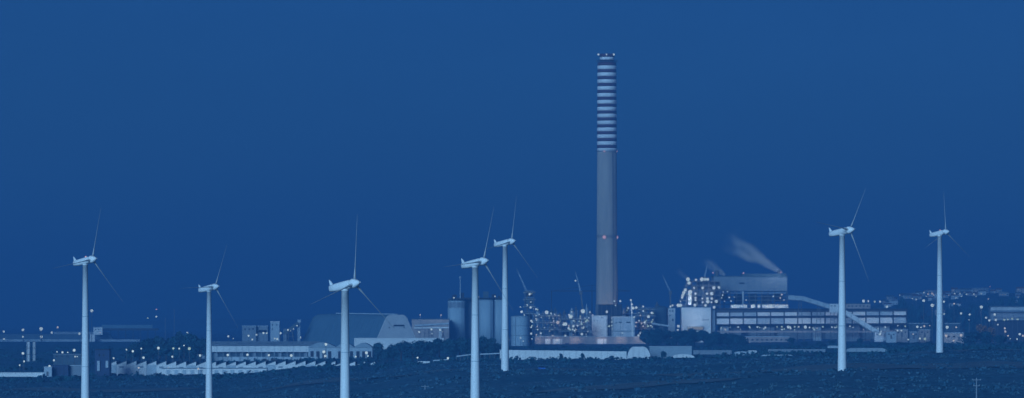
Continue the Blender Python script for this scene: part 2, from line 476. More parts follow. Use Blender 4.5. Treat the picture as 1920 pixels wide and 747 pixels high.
WARM = (1.0, 0.72, 0.55)
COOL = (0.72, 0.86, 1.0)

# ------------------------------------------------------------------ generic building helpers
def pbox(px0, px1, py0, py1, D, depth):
    b = MB(); b.box(X(px0, D), X(px1, D), D, D+depth, Z(py1, D), Z(py0, D)); return b
def root(name, label, cat, px, D, group=None):
    x = X(px, D); return thing(name, label, cat, (x, D, G(x, D)), group)
def ground_row(px, D): return HOR + (CAM_Z - GP(px, D))/(K*D) + 2
def block(name, label, cat, px0, px1, py0, D, depth, wall='pale', roof='roof', group=None, windows=(), doors=(), eave=1.2, py1=None, wmat='glass'):
    """a flat-roofed block: walls, a projecting roof slab, window and door parts with sunk panes"""
    pc = (px0+px1)/2
    t = root(name, label, cat, pc, D, group)
    gy = max(ground_row(px0, D), ground_row(px1, D)) if py1 is None else py1
    w = pbox(px0, px1, py0+eave, gy, D, depth).build('wall', wall, t)
    pbox(px0-.4, px1+.4, py0, py0+eave, D-.4, depth+.8).build('roof', roof, t)
    for (a, b, c, d) in windows:
        f = pbox(a, b, c, d, D-.12, .3).build('window', 'steel', w)
        g = pbox(a+.3, b-.3, c+.3, d-.3, D-.16, .2).build('pane', wmat, w)
    for (a, b, c) in doors:
        pbox(a, b, c, min(gy, c+8), D-.15, .3).build('door', 'steel', t)
    return t

# ------------------------------------------------------------------ chimney
D = 5000; s = S(D); cx = X(1138, D); g = G(cx, D)
T = thing('chimney', 'very tall concrete chimney with pale and dark striped top', 'chimney', (cx, D, g))
def crad(py):     # radius in metres at a photograph row
    return np.interp(py, [118, 285, 450, 580, 650], [17.6, 18.4, 19.2, 20.6, 21.8])*s
mb = MB(); mb.lathe([(crad(650), g-1), (crad(600), Z(600,D)), (crad(520), Z(520,D)), (crad(450), Z(450,D)), (crad(360), Z(360,D)), (crad(285.5), Z(285.5,D))], (cx, D, 0), 48)
mb.build('shaft', 'concrete', T, smooth=True)
y = 285.5; i = 0
while y > 119:
    h = 6.9 if i % 2 == 0 else 6.0
    y2 = max(y-h, 118)
    mb = MB(); e = .12 if i % 2 == 0 else 0
    mb.lathe([(crad(y)+e, Z(y,D)), (crad(y2)+e, Z(y2,D))], (cx, D, 0), 48)
    mb.build('painted_band', 'band_white' if i % 2 == 0 else 'band_red', T, smooth=True)
    y = y2; i += 1
mb = MB(); mb.lathe([(13.6*s, Z(118,D)), (13.6*s, Z(112.5,D))], (cx, D, 0), 32); mb.build('crown', 'band_red', T, smooth=True)
mb = MB(); mb.lathe([(13.4*s, Z(112.5,D)), (13.4*s, Z(107.5,D))], (cx, D, 0), 32); mb.build('crown', 'band_white', T, smooth=True)
mb = MB(); mb.lathe([(13.8*s, Z(107.5,D)), (13.8*s, Z(101.5,D))], (cx, D, 0), 32); mb.build('crown', 'band_red', T, smooth=True)
for py in (116.5, 284.5, 445):
    r = crad(py)
    mb = MB(); mb.lathe([(r-.1, Z(py,D)), (r+1.3, Z(py,D)), (r+1.3, Z(py,D)+.25), (r-.1, Z(py,D)+.25)], (cx, D, 0), 40); ring = mb.build('walkway', 'steel', T)
    mb = MB()
    for k in range(28):
        a = 2*math.pi*k/28; mb.tube((cx+math.cos(a)*(r+1.25), D+math.sin(a)*(r+1.25), Z(py,D)+.2), (cx+math.cos(a)*(r+1.25), D+math.sin(a)*(r+1.25), Z(py,D)+1.4), .07, .07, 4)
    mb.lathe([(r+1.2, Z(py,D)+1.35),(r+1.32, Z(py,D)+1.35),(r+1.32, Z(py,D)+1.45),(r+1.2, Z(py,D)+1.45)], (cx, D, 0), 40)
    mb.build('railing', 'steel', ring)
for px, py, kd, sz in ((1122,102.5,'lamp',3.6),(1137,102.5,'lamp',2.8),(1151,102.5,'lamp',3.6),(1133,284,'lamp_red',3),(1156,284,'lamp_red',3.6),(1133,445,'lamp_red',6.5),(1156,445,'lamp_red',6.5)):
    dd = D - 10.5 if px < 1155 else D-1
    h = inst('warning_lamp', HEAD[kd], T, (X(px,dd), dd, Z(py,dd)), sz*s/2)
mb = MB()
for k in range(0, 90): 
    z = g+4+k*2.6
    if z > Z(120,D): break
rr = crad(600)+.4
mb.tube((cx+rr*.55, D-rr*.86, g), (cx+crad(285)*.55, D-crad(285)*.9, Z(285,D)), .22, .22, 5); mb.build('ladder', 'steel', T)
for dx in (-14, 10): 
    h = inst('floodlight', HEAD['lamp_warm'], T, (cx+dx, D-30, Z(592,D)), 1.1); point_light(T, (cx+dx, D-31, Z(588,D)), 5000, (1.0,.80,.66), 1)

# ------------------------------------------------------------------ main power station (right of chimney)
D = 5000
# boiler house
T = root('boiler_house', 'pale box-shaped boiler house raised on dark steel columns', 'building', 1408, D+40)
DB = D+40
bw = pbox(1338, 1476, 519, 546, DB, 60).build('wall', 'grey', T)
pbox(1337, 1477, 517.6, 519, DB-.6, 61).build('roof', 'roof', T)
pbox(1392, 1474, 513.5, 517.6, DB+12, 30).build('penthouse', 'roof', T)
for px in np.arange(1342, 1476, 12.2):
    pbox(px, px+.5, 519, 546, DB-.25, .3).build('cladding_rib', 'grey', bw)
pbox(1386, 1396, 530, 533, DB-.3, .4).build('louvre', 'dark', bw)
for px in np.arange(1345, 1476, 11.8):
    pbox(px, px+1.6, 546, 640, DB+2, 1).build('column', 'steel', T)
for py in (549, 556, 563, 570):
    pbox(1340, 1474, py, py+1.3, DB+1, 40).build('floor_deck', 'steel' if py != 549 else 'pale', T)
for px0, px1, py0, py1 in ((1350,1364,551,562),(1378,1392,552,570),(1404,1420,552,569),(1428,1447,553,571),(1452,1466,551,566)):
    pbox(px0, px1, py0, py1, DB+8, 14).build('duct', random.choice(['dark','roof','steel']), T)
for px, py, k in ((1337,512,'lamp_red'),(1394,512.5,'lamp_red'),(1464,511,'lamp_red'),(1356,547.5,'lamp'),(1364,547,'lamp'),(1355,554,'lamp'),(1353,559,'lamp'),(1367.5,558,'lamp'),(1377,557.6,'lamp'),(1358.6,565,'lamp'),(1370.7,565,'lamp'),(1398.8,563,'lamp'),(1463,559,'lamp_warm'),(1470,563,'lamp'),(1466,553,'lamp_warm'),(1450,556,'lamp')):
    fixed_lamp(T, px, py, DB-2, 4 if k != 'lamp' else 3.2, k)
mb = MB(); mb.tube((X(1393,DB), DB-1, Z(546.5,DB)), (X(1393,DB), DB-1, Z(577,DB)), .9, .9, 8); mb.build('downpipe', 'pale', T)
for px in (1345, 1462):
    mb = MB(); mb.lathe([(1.6,0),(1.6,5),(1.3,5.4)], (X(px,DB), DB+14, Z(517.6,DB)), 14); mb.build('vent_stack', 'steel', T)

# boiler tower with stair floors and many lamps
DT = D-10
T = root('boiler_tower', 'dark stepped steel boiler tower covered with bright floor lamps', 'building', 1308, DT)
floors = [(1287,1350,528),(1283,1350,536),(1281,1352,544),(1278,1352,554),(1274,1352,563),(1258,1352,573)]
for (a, b, py) in floors:
    pbox(a, b, py, py+1.1, DT, 26).build('floor_deck', 'steel', T)
    mb = MB()
    for zz in (py-1.0, py-2.0): mb.box(X(a,DT), X(b,DT), DT-.1, DT+.02, Z(zz,DT)-.05, Z(zz,DT)+.07)
    for q in np.arange(a, b, 3.0): mb.box(X(q,DT)-.05, X(q,DT)+.05, DT-.08, DT, Z(py,DT), Z(py-2,DT))
    mb.build('railing', 'steel', T)
for px in (1287,1297,1307,1318,1329,1340,1350):
    for dy in (0, 24):
        pbox(px-.7, px+.7, 527, 642, DT+dy, .8).build('column', 'steel', T)
for px0, px1, py0, py1 in ((1306,1349,529,535.5),(1300,1322,537,543),(1327,1349,538,543),(1304,1316,546,553),(1329,1351,545,553),(1300,1314,556,572),(1336,1350,556,571),(1318,1334,538,543.5)):
    pbox(px0, px1, py0, py1, DT+4, 14).build('casing', random.choice(['dark','roof','dark']), T)
mb = MB()
for i, (px, y0, y1) in enumerate(((1287,536,563),(1297,536,563),(1318,544,573),(1329,544,573))):
    mb.beam((X(px,DT), DT-.2, Z(y0,DT)), (X(px+10,DT), DT-.2, Z(y1,DT)), .35, .35); mb.beam((X(px+10,DT), DT-.3, Z(y0,DT)), (X(px,DT), DT-.3, Z(y1,DT)), .35, .35)
mb.build('bracing', 'steel', T)
mb = pbox(1290.5, 1296.5, 546, 572, DT-4, 3.5); mb.build('lift_shaft', 'white', T)
for a in ((1290,524,7),(1292,531,6),(1305,525),(1316,524,6),(1322,524),(1327,524,6),(1301.5,540,3.5),(1317.6,540),(1338.5,540,6),(1348,539.5),(1285,544),(1282,549),(1280,554,6),(1279,558,4),(1294,548,7),(1294,556,6),(1294,565,6),(1304,551),(1325.6,551),(1334.5,551,6),
          (1317,560,4),(1326.5,560,4),(1334.5,560,4),(1317.6,567,4),(1327,566,6),(1334,567,4),(1343,565.5,5),(1303,572.5,5),(1272,573,7),(1276,573,5),(1261,573,4),(1323,573,6),(1339,576.5,6),(1276,566,3),(1304,559,3.5),(1304,563,3.5)):
    fixed_lamp(T, a[0], a[1], DT-4.5, (a[2] if len(a) > 2 else 5)*1.3)
point_light(T, (X(1294,DT), DT-14, Z(560,DT)), 14000, COOL); point_light(T, (X(1325,DT), DT-10, Z(545,DT)), 5000, COOL)

# unseen light added in mid-air above the roof to brighten the steam
BH = [o_ for o_ in bpy.data.objects if o_.name == 'boiler_house'][0]
point_light(BH, (X(1452,DB), DB-6, Z(500,DB)), 16000, COOL, 1)
# small stepped tower, bright turbine block
T = block('stair_tower', 'pale narrow stair tower left of the bright white block', 'building', 1253, 1266, 577, D-20, 14, 'pale', windows=[(1255,1257.4,582,585),(1260,1263,582,585),(1255,1257.4,590,593),(1260,1263,598,602)])
for a in ((1251,590,3.5),(1272,612,6),(1246,621,4),(1271,619,5),(1257,575,4)): fixed_lamp(T, a[0], a[1], D-24, a[2])
T = block('plant_block', 'bright white windowless block at the left end of the long hall', 'building', 1278, 1333, 576.5, D-30, 40, 'white', 'pale', windows=[(1316,1330,599.5,601)])
pbox(1290, 1318, 613, 618, D-33, 3).build('lit_base_glow', 'window_lit', T)  # glowing panel imitates the light on the block's base
pbox(1289, 1319, 611.6, 612.6, D-36, 6).build('canopy', 'pale', T)
point_light(T, (X(1298,D), D-48, Z(597,D)), 6500, COOL, 2); fixed_lamp(T, 1296, 616, D-38, 4, 'lamp', 1500)
T = block('annex_block', 'dull grey annex between the white block and the long hall', 'building', 1333.5, 1341, 581, D-26, 36, 'grey')

# long panelled turbine hall
DH = D-22
T = root('turbine_hall', 'long turbine hall with two rows of pale cladding panels', 'building', 1520, DH)
pbox(1342, 1700, 583.6, 609.5, DH+.4, 34).build('wall', 'dark', T)
pbox(1341.5, 1700.6, 579, 583.4, DH+3, 30).build('roof', 'dark', T)
pbox(1341.5, 1701, 583.0, 584.2, DH-.5, 4).build('eaves', 'steel', T)
k = 0
for i in range(14):
    a = 1342.5 + i*25.55
    lift = -i*0.16
    for (y0, y1) in ((586.6, 593.2), (597.8, 608.2)):
        mm = 'white' if (i*7 + int(y0)) % 5 not in (0, 3) else 'pale'
        pbox(a+1.3, a+24.3, y0+lift, y1+lift, DH-.1, .6).build('panel', mm, T)
for i in range(15):
    a = 1342.5 + i*25.55
    pbox(a-.7, a+.4, 584.4, 640, DH-.35, .8).build('column', 'dark', T)
    pbox(a+12, a+12.8, 609.6, 640, DH+.3, .8).build('column', 'steel', T)
pbox(1345, 1700, 609.6, 636, DH+16, 1).build('rear_wall', 'grey', T)
pbox(1345, 1700, 620.6, 624, DH-4, 2).build('parapet', 'warm', T)
for i, a in enumerate((1405,1420,1435,1466,1478,1482,1490,1510,1518,1543,1560,1565,1569,1384,1600,1622,1660)):
    fixed_lamp(T, a, 613 + (i % 3)*.7, DH-2, (6 if a in (1478,1510,1569) else 4), 'lamp_green' if i % 3 == 0 else 'lamp')
rl = random.Random(9)
for _ in range(34): fixed_lamp(T, rl.uniform(1350, 1698), rl.uniform(611, 619), DH-1.6, rl.uniform(2.2, 3.6), rl.choice(['lamp_green','lamp_warm','lamp']))  # small lamps added at random to give the glow under the hall
for a in (1380, 1440, 1500, 1560, 1620, 1680):
    point_light(T, (X(a,DH), DH-13, Z(604,DH)), 1500, (1.0,.86,.78))  # unseen lights added to brighten the cladding panels
for px0, px1, py0, py1, mm in ((1350,1366,612,621,'pale'),(1390,1398,613,621,'bluewall'),(1425,1452,614,621,'grey'),(1525,1540,613,621,'pale'),(1580,1612,611,622,'grey'),(1640,1668,612,621,'pale')):
    pbox(px0, px1, py0, py1+18, DH+8, 6).build('machine_casing', mm, T)
# lit strip on the hall roof
T = root('roof_gallery', 'brightly lit gallery strip under the boiler house', 'gallery', 1425, D+10)
for a, b in ((1370,1388),(1389,1401),(1408,1416),(1420.5,1426),(1429,1452),(1453,1478)):
    pbox(a, b, 571.5, 577.6, D+10, 5).build('bay', 'white', T)
pbox(1342, 1480, 578, 579, D+6, 14).build('deck', 'steel', T)
for a in (1376,1395,1412,1424,1432,1440,1448,1458,1470,1476):
    fixed_lamp(T, a, 572.5, D+4, 3.2, 'lamp_warm' if a % 3 == 0 else 'lamp_green')
for a in (1380, 1412, 1440, 1468): point_light(T, (X(a,D), D+2, Z(574.5,D)), 1500, (0.9,0.95,0.85))

# steam plumes
def plume(name, label, p0, p1, r0, r1, dens):
    p0 = Vector(p0); p1 = Vector(p1); L = (p1-p0).length
    mb = MB(); n = 16
    for j in range(9):
        t = j/8.0; r = (r0+(r1-r0)*t)
        if j == 8: r *= .8
        for i in range(n):
            a = 2*math.pi*i/n; mb.v.append((t*L, r*math.cos(a), r*math.sin(a)))
    for j in range(8):
        for i in range(n): mb.f.append((j*n+i, j*n+(i+1) % n, (j+1)*n+(i+1) % n, (j+1)*n+i))
    mb.f.append(tuple(range(n-1,-1,-1))); mb.f.append(tuple(range(8*n, 9*n)))
    m = bpy.data.materials.new(name); m.use_nodes = True; t = m.node_tree; t.nodes.clear()
    o = t.nodes.new('ShaderNodeOutputMaterial'); pv = t.nodes.new('ShaderNodeVolumePrincipled')
    pv.inputs['Color'].default_value = (0.99, 0.99, 0.99, 1); pv.inputs['Anisotropy'].default_value = 0.0
    tc = t.nodes.new('ShaderNodeTexCoord'); sx = t.nodes.new('ShaderNodeSeparateXYZ')
    t.links.new(tc.outputs['Object'], sx.inputs[0])
    def ma(op, a, b=None, clamp=False):
        q = t.nodes.new('ShaderNodeMath'); q.operation = op; q.use_clamp = clamp
        for i, v in enumerate((a, b)):
            if v is None: continue
            if isinstance(v, (int, float)): q.inputs[i].default_value = v
            else: t.links.new(v, q.inputs[i])
        return q.outputs[0]
    wz = t.nodes.new('ShaderNodeTexNoise'); wz.inputs['Scale'].default_value = 0.045; wz.inputs['Detail'].default_value = 3
    t.links.new(tc.outputs['Object'], wz.inputs['Vector'])
    wv = t.nodes.new('ShaderNodeVectorMath'); wv.operation = 'SUBTRACT'; wv.inputs[1].default_value = (.5, .5, .5)
    t.links.new(wz.outputs['Color'], wv.inputs[0])
    ws = t.nodes.new('ShaderNodeVectorMath'); ws.operation = 'SCALE'
    t.links.new(wv.outputs[0], ws.inputs[0])
    sx0 = sx; s0 = t.nodes.new('ShaderNodeSeparateXYZ'); t.links.new(tc.outputs['Object'], s0.inputs[0])
    amp = ma('MULTIPLY', ma('DIVIDE', s0.outputs[0], L), r1*2.2); t.links.new(amp, ws.inputs['Scale'])
    wa = t.nodes.new('ShaderNodeVectorMath'); wa.operation = 'ADD'; t.links.new(tc.outputs['Object'], wa.inputs[0]); t.links.new(ws.outputs[0], wa.inputs[1])
    sx = t.nodes.new('ShaderNodeSeparateXYZ'); t.links.new(wa.outputs[0], sx.inputs[0])
    tt = ma('DIVIDE', sx.outputs[0], L)
    rr = ma('SQRT', ma('ADD', ma('POWER', ma('ABSOLUTE', sx.outputs[1]), 2), ma('POWER', ma('ABSOLUTE', sx.outputs[2]), 2)))
    R = ma('ADD', ma('MULTIPLY', tt, r1-r0), r0)
    edge = ma('POWER', ma('SUBTRACT', 1.0, ma('DIVIDE', rr, R), True), 1.6)
    fade = ma('POWER', ma('SUBTRACT', 1.0, tt, True), 1.7)
    nz = t.nodes.new('ShaderNodeTexNoise'); nz.inputs['Scale'].default_value = 0.10; nz.inputs['Detail'].default_value = 4
    mp = t.nodes.new('ShaderNodeMapping'); mp.inputs['Scale'].default_value = (0.5, 1.6, 1.6)
    t.links.new(tc.outputs['Object'], mp.inputs[0]); t.links.new(mp.outputs[0], nz.inputs['Vector'])
    nn = ma('MULTIPLY', ma('SUBTRACT', nz.outputs['Fac'], 0.40, True), 5.0)
    dd = ma('MULTIPLY', ma('MULTIPLY', ma('MULTIPLY', edge, fade), nn), dens)
    t.links.new(dd, pv.inputs['Density']); t.links.new(pv.outputs[0], o.inputs['Volume'])
    me = mb.mesh(name, m)
    ob = bpy.data.objects.new(name, me); C.objects.link(ob)
    ob.location = p0; ob.rotation_mode = 'QUATERNION'; ob.rotation_quaternion = (p1-p0).to_track_quat('X', 'Z')
    return tag(ob, label, 'steam', kind='stuff')
DP = D+54
plume('steam_plume', 'pale steam plume blowing up and left from the boiler house roof', (X(1466,DP),DP,Z(512,DP)), (X(1362,DP),DP+25,Z(444,DP)), 2.0, 15, 2.4)
plume('steam_plume', 'short steam wisp over the left corner of the boiler house', (X(1359,DP),DP,Z(516,DP)), (X(1320,DP),DP+10,Z(488,DP)), 2.0, 9, 2.0)
plume('steam_plume', 'thin steam wisp at the top of the boiler tower', (X(1294,DP),DP,Z(527,DP)), (X(1268,DP),DP+8,Z(504,DP)), 1.2, 6, 1.4)

# cranes
def crane(label, foot, elbow, tip, D, w=.9, cat='crane', name='crane'):
    x = X(foot[0], D); t = thing(name, label, cat, (x, D, G(x, D)))
    e = Vector((X(elbow[0],D), D, Z(elbow[1],D))); p = Vector((X(tip[0],D), D, Z(tip[1],D)))
    mb = MB(); mb.beam((x, D, G(x,D)), e, w*1.6, w*1.6); mb.build('mast', 'steel', t)
    mb = MB(); d = p-e; L = d.length; u = Vector((-d.z, 0, d.x)).normalized()*w*.6
    mb.beam(e+u, p, .3, .3); mb.beam(e-u, p, .3, .3)
    n = max(4, int(L/2.2))
    for i in range(n):
        a = e+d*(i/n)+u*(1-i/n)*(1 if i % 2 else -1); b = e+d*((i+1)/n)+u*(1-(i+1)/n)*(-1 if i % 2 else 1); mb.beam(a, b, .18, .18)
    mb.build('jib', 'pale', t)
    mb = MB(); mb.box(e.x-1.4, e.x+1.4, D-1.4, D+1.4, e.z-2.2, e.z+1.2); mb.build('cab', 'steel', t)
    return t
crane('slim crane jib leaning left beside the boiler tower', (1257,640), (1257,548), (1242,516), D+80)
crane('short crane jib rising above the boiler tower', (1320,640), (1321,521), (1326,497), D+90)
t = crane('crane with lamp on its jib left of the chimney', (1100,640), (1089,549), (1078,507), D-80); fixed_lamp(t, 1079, 527, D-84, 5)
crane('long thin crane jib behind the central silos', (990,640), (988,548), (968,503), 4700)
T = root('gantry_boom', 'long dark horizontal gantry boom behind the chimney', 'gantry', 1100, D+160)
mb = MB(); DG = D+160
mb.box(X(1033,DG), X(1182,DG), DG, DG+1.6, Z(546.6,DG), Z(545.2,DG)); mb.build('boom', 'dark', T)
mb = MB()
for px in (1034, 1110): mb.beam((X(px,DG),DG,GP(px,DG)), (X(px,DG),DG,Z(546.6,DG)), .8, .8)
mb.beam((X(1110,DG),DG,Z(535,DG)), (X(1034,DG),DG,Z(546,DG)), .25, .25); mb.beam((X(1110,DG),DG,Z(535,DG)), (X(1180,DG),DG,Z(546,DG)), .25, .25); mb.beam((X(1110,DG),DG,Z(546,DG)), (X(1110,DG),DG,Z(535,DG)), .5, .5)
mb.build('mast', 'dark', T)

# conveyors
def conveyor(label, pts, D, w, h, m='pale', legs=(), name='conveyor'):
    x = X(pts[0][0], D); t = thing(name, label, 'conveyor', (x, D, G(x, D)))
    for (a, b) in zip(pts[:-1], pts[1:]):
        p0 = Vector((X(a[0],D), D, Z(a[1],D))); p1 = Vector((X(b[0],D), D, Z(b[1],D)))
        mb = MB(); mb.beam(p0, p1, w, h); gal = mb.build('gallery', m, t)
        mb = MB(); q = Vector((0, -w/2-.1, -h*.5)); mb.beam(p0+q, p1+q, .25, .5); mb.build('truss', 'steel', gal)
        n = int((p1-p0).length/6)
        mb = MB()
        for i in range(1, n):
            c = p0.lerp(p1, i/n); mb.box(c.x-.12, c.x+.12, D-w/2-.12, D-w/2-.02, c.z-h*.45, c.z+h*.45)
        mb.build('rib', 'steel', gal)
    for px, py in legs:
        mb = MB(); xx = X(px,D); gz = G(xx,D); zz = Z(py,D)
        for dx in (-2, 2): mb.beam((xx+dx*1.6, D, gz), (xx+dx*.4, D, zz), .5, .5)
        for f in (.3, .6, .85): mb.beam((xx-2.6+f*1.5, D, gz+(zz-gz)*f), (xx+2.6-f*1.5, D, gz+(zz-gz)*f), .3, .3)
        mb.build('trestle', 'steel', t)
    return t
conveyor('enclosed conveyor sloping down right from the boiler house', [(1478,558),(1505,560),(1560,577)], D-60, 5, 4.2, 'pale', [(1500,561),(1535,571)])
T = block('transfer_tower', 'bright transfer tower where the two sloping conveyors meet', 'building', 1556, 1572, 569.5, D-70, 12, 'white', 'pale', windows=[(1558,1561,573,575),(1564,1567,573,575)], py1=586)
for px in (1557, 1563.5, 1570): pbox(px, px+1, 586, 644, D-69, 1).build('leg', 'steel', T)
for py in (598, 612, 626): pbox(1557, 1571, py, py+.8, D-69.2, .6).build('brace', 'steel', T)
conveyor('bright conveyor descending steeply right in front of the long hall', [(1584,586),(1646,625)], D-110, 5, 4.6, 'white', [(1604,600),(1626,614)])
T = block('feed_house', 'small pale feed house at the foot of the steep conveyor', 'building', 1640, 1656, 622, D-130, 12, 'pale', 'roof', windows=[(1643,1646,626,629),(1650,1653,626,629)]); fixed_lamp(T, 1650, 627, D-134, 6, 'lamp', 2500); fixed_lamp(T, 1652, 622, D-134, 4)

# buildings around / right of the hall
block('flat_building', 'flat pale building behind the right end of the long hall', 'building', 1586, 1632, 569, D+90, 40, 'warm', windows=[(a, a+3, 573, 575.5) for a in range(1590, 1628, 7)])
block('low_store', 'pinkish low store lit by lamps in front of the long hall', 'building', 1396, 1480, 631, D-140, 18, 'warm', 'pale', windows=[(a, a+4, 636, 639) for a in range(1400, 1476, 9)])
T = root('floodlight_rail', 'row of warm floodlights before the pinkish low store', 'lamp', 1440, D-160)
mb = MB(); mb.beam((X(1398,D-160), D-160, Z(645,D)), (X(1482,D-160), D-160, Z(645,D)), .4, .4); mb.build('rail', 'steel', T)
for a in (1405, 1425, 1445, 1468): fixed_lamp(T, a, 642.5, D-160, 2.6, 'lamp_warm', 2200, WARM)

# ------------------------------------------------------------------ process area left of / around chimney base
D = 4900
T = block('precipitator', 'dark box-like precipitator at the foot of the chimney', 'building', 1122, 1166, 571, D-6, 26, 'dark', 'dark')
pbox(1117, 1122, 571, 640, D, 10).build('duct', 'steel', T)
for px in (1128,1137,1146,1156): pbox(px, px+1, 573, 592, D-7, .6).build('rib', 'steel', T)
T = block('switch_house', 'tall bright white block left below the chimney', 'building', 1110, 1139, 592, D-40, 18, 'white', 'white', windows=[(1127,1131,594.5,596),(1113,1115,601,602.6),(1119,1121,601,602.6)])
point_light(T, (X(1124,D), D-56, Z(610,D)), 3200, COOL, 1.5)
T = block('control_house', 'wide pale block right below the chimney', 'building', 1146, 1190, 594, D-44, 18, 'pale', 'white', windows=[(1160,1166,604,606),(1174,1182,603.6,606),(1154,1157,605,607)])
pbox(1148, 1190, 620.6, 621.6, D-44.6, .8).build('string_course', 'roof', T)
point_light(T, (X(1167,D), D-60, Z(614,D)), 1800, COOL, 1.5)
T = root('pipe_tower', 'thin pipe tower with lamps between the two pale blocks', 'tower', 1142, D-46)
mb = MB()
for px in (1140.6, 1144.6): mb.beam((X(px,D), D-46, GP(px,D)), (X(px,D), D-46, Z(590,D)), .5, .5)
for py in range(592, 640, 6): mb.beam((X(1140.6,D), D-46, Z(py,D)), (X(1144.6,D), D-46, Z(py+3,D)), .3, .3)
mb.build('frame', 'steel', T)
for a in ((1142,612,4),(1147,597,3),(1147,604,3),(1147,611,3),(1148,617,3)): fixed_lamp(T, a[0], a[1], D-48, a[2], 'lamp_green')
T = root('lit_wall', 'long low pinkish wall lit in patches below the chimney', 'wall', 1105, D-120)
DW = D-120
pbox(1003, 1211, 632, 652, DW, 4).build('wall', 'warm', T)
for px in np.arange(1003, 1211, 16): pbox(px, px+1.2, 631.6, 652, DW-.5, .8).build('pilaster', 'warm', T)
pbox(1003, 1211, 631, 632, DW-.7, 5.2).build('coping', 'pale', T)
for (a, b) in ((1022,1032),(1036,1054),(1120,1137)): pbox(a, b, 636, 648, DW-.3, .6).build('shutter', 'white', T)
for (a, b) in ((1060,1068),(1086,1095)): pbox(a, b, 644, 650, DW-.3, .6).build('door', 'bluewall', T)
for a in (1010,1027,1045,1075,1084,1123,1131,1160,1168,1195,1204): point_light(T, (X(a,DW), DW-3.4, Z(637,DW)), 330, (1.0,.84,.76))
def tank(label, px0, px1, py0, D, m='pale', name='storage_tank', cat='tank', group=None, dome=.12):
    cx = X((px0+px1)/2, D); r = (px1-px0)*S(D)/2; g = G(cx, D); h = Z(py0, D)-g
    t = thing(name, label, cat, (cx, D, g), group)
    mb = MB(); mb.lathe([(r,-1),(r,h*.97),(r*1.02,h*.97),(r*1.02,h)], (cx,D,g), 28); sh = mb.build('shell', m, t, smooth=False)
    mb = MB(); mb.lathe([(r*1.0,h),(r*.7,h+r*dome*.7),(r*.15,h+r*dome)], (cx,D,g), 28); mb.build('roof', m, t)
    mb = MB()
    for f in (.35, .68): mb.lathe([(r,h*f),(r*1.015,h*f),(r*1.015,h*f+.3),(r,h*f+.3)], (cx,D,g), 28)
    mb.build('stiffener_ring', 'steel', t)
    mb = MB(); mb.tube((cx-r*.5, D-r*.88, g), (cx-r*.5, D-r*.88, g+h+1), .18, .18, 5); mb.tube((cx-r*.5+.7, D-r*.86, g), (cx-r*.5+.7, D-r*.86, g+h+1), .18, .18, 5); mb.build('ladder', 'steel', t)
    return t
def frame_unit(label, px0, px1, py0, D, levels, lampspec, depth=12, name='process_unit', vessels=2, m='dark'):
    t = root(name, label, 'process unit', (px0+px1)/2, D)
    gy = ground_row((px0+px1)/2, D)
    n = max(2, int((px1-px0)/8))
    for i in range(n+1):
        px = px0+(px1-px0)*i/n
        for dy in (0, depth): pbox(px-.5, px+.5, py0, gy, D+dy, .6).build('column', 'steel', t)
    for j in range(levels):
        py = py0 + (gy-py0)*j/levels*.9
        pbox(px0, px1, py, py+.9, D-.2, depth).build('deck', 'steel', t)
    mb = MB()
    for j in range(levels):
        py = py0 + (gy-py0)*j/levels*.9
        for zz in (py-1.3,): mb.box(X(px0,D), X(px1,D), D-.3, D-.2, Z(zz,D)-.06, Z(zz,D)+.06)
        for k in range(3):
            mb.tube((X(px0-3,D), D+1+k*1.5, Z(py+2+k*.8,D)), (X(px1+3,D), D+1+k*1.5, Z(py+2+k*.8,D)), .3, .3, 6)
    mb.build('pipe_rack', 'pale', t)
    for k in range(vessels):
        px = px0 + (px1-px0)*(k+.5)/vessels; r = (px1-px0)*S(D)/vessels*.3
        mb = MB(); mb.lathe([(r*.3,0),(r,r*.4),(r,(gy-py0)*S(D)*.55),(r*.3,(gy-py0)*S(D)*.55+r*.5)], (X(px,D), D+depth/2, Z(gy-2,D)), 14); mb.build('vessel', m, t, smooth=False)
    rl = random.Random(int(px0))
    for _ in range(int((px1-px0)*.45)): fixed_lamp(t, rl.uniform(px0, px1), rl.uniform(py0, gy-12), D-1.0, rl.uniform(2.2, 3.8), rl.choice(['lamp','lamp_green','lamp','lamp_warm']))  # extra lamps scattered in to make the frame brighter
    for a in lampspec: fixed_lamp(t, a[0], a[1], D-1.2, a[2], a[3] if len(a) > 3 else 'lamp', a[4] if len(a) > 4 else 0, a[5] if len(a) > 5 else COOL)
    return t
frame_unit('low pipe racks crowded with big bright floodlights left of the chimney', 1052, 1106, 596, D-70, 4,
  [(1060,608,9),(1057,609,6),(1070,594,8),(1067,591,5),(1075,612,7),(1066,616,5),(1074,618,5),(1086,603,4,'lamp_green'),(1098,603,4,'lamp_green'),(1093,615,6),(1101,601,4,'lamp_green'),(1083,611,4),(1091,608,4,'lamp_green',1500),(1104,596,3),(1097,597,3),(1088,597,3)], vessels=3)
frame_unit('dark process frame between the large tank and the floodlit pipe racks', 1002, 1048, 590, D-30, 4,
  [(1046,605,8,'lamp_warm',2500,WARM),(1003,590,3),(1040,590,3),(1033,588,3),(1014,625,5)], vessels=4, m='roof')
frame_unit('small lit process frame right of the chimney foot', 1194, 1226, 578, D-20, 5,
  [(1206,575,5),(1178,578,4),(1193,577,5),(1216,594,6),(1222,587,5),(1209,605,5),(1222,604,4,'lamp_green'),(1215,612,5,'lamp_green'),(1203,607,4,'lamp_warm'),(1224,600,4,'lamp_green'),(1206,612,4,'lamp_warm',1500,WARM),(1220,611,4)], vessels=2)
tank('dark squat tank right of the lit process frame', 1224, 1252, 578, D+10, 'roof', dome=.3)
conveyor('thin pipe bridge behind the tall hedge right of the chimney', [(1222,607),(1256,612)], D-30, 1.5, 1.6, 'pale', [(1240,609)], name='pipe_bridge')
T = root('lit_mast', 'thin pale lattice mast hung with lamps right of the chimney', 'mast', 1185, D-60)
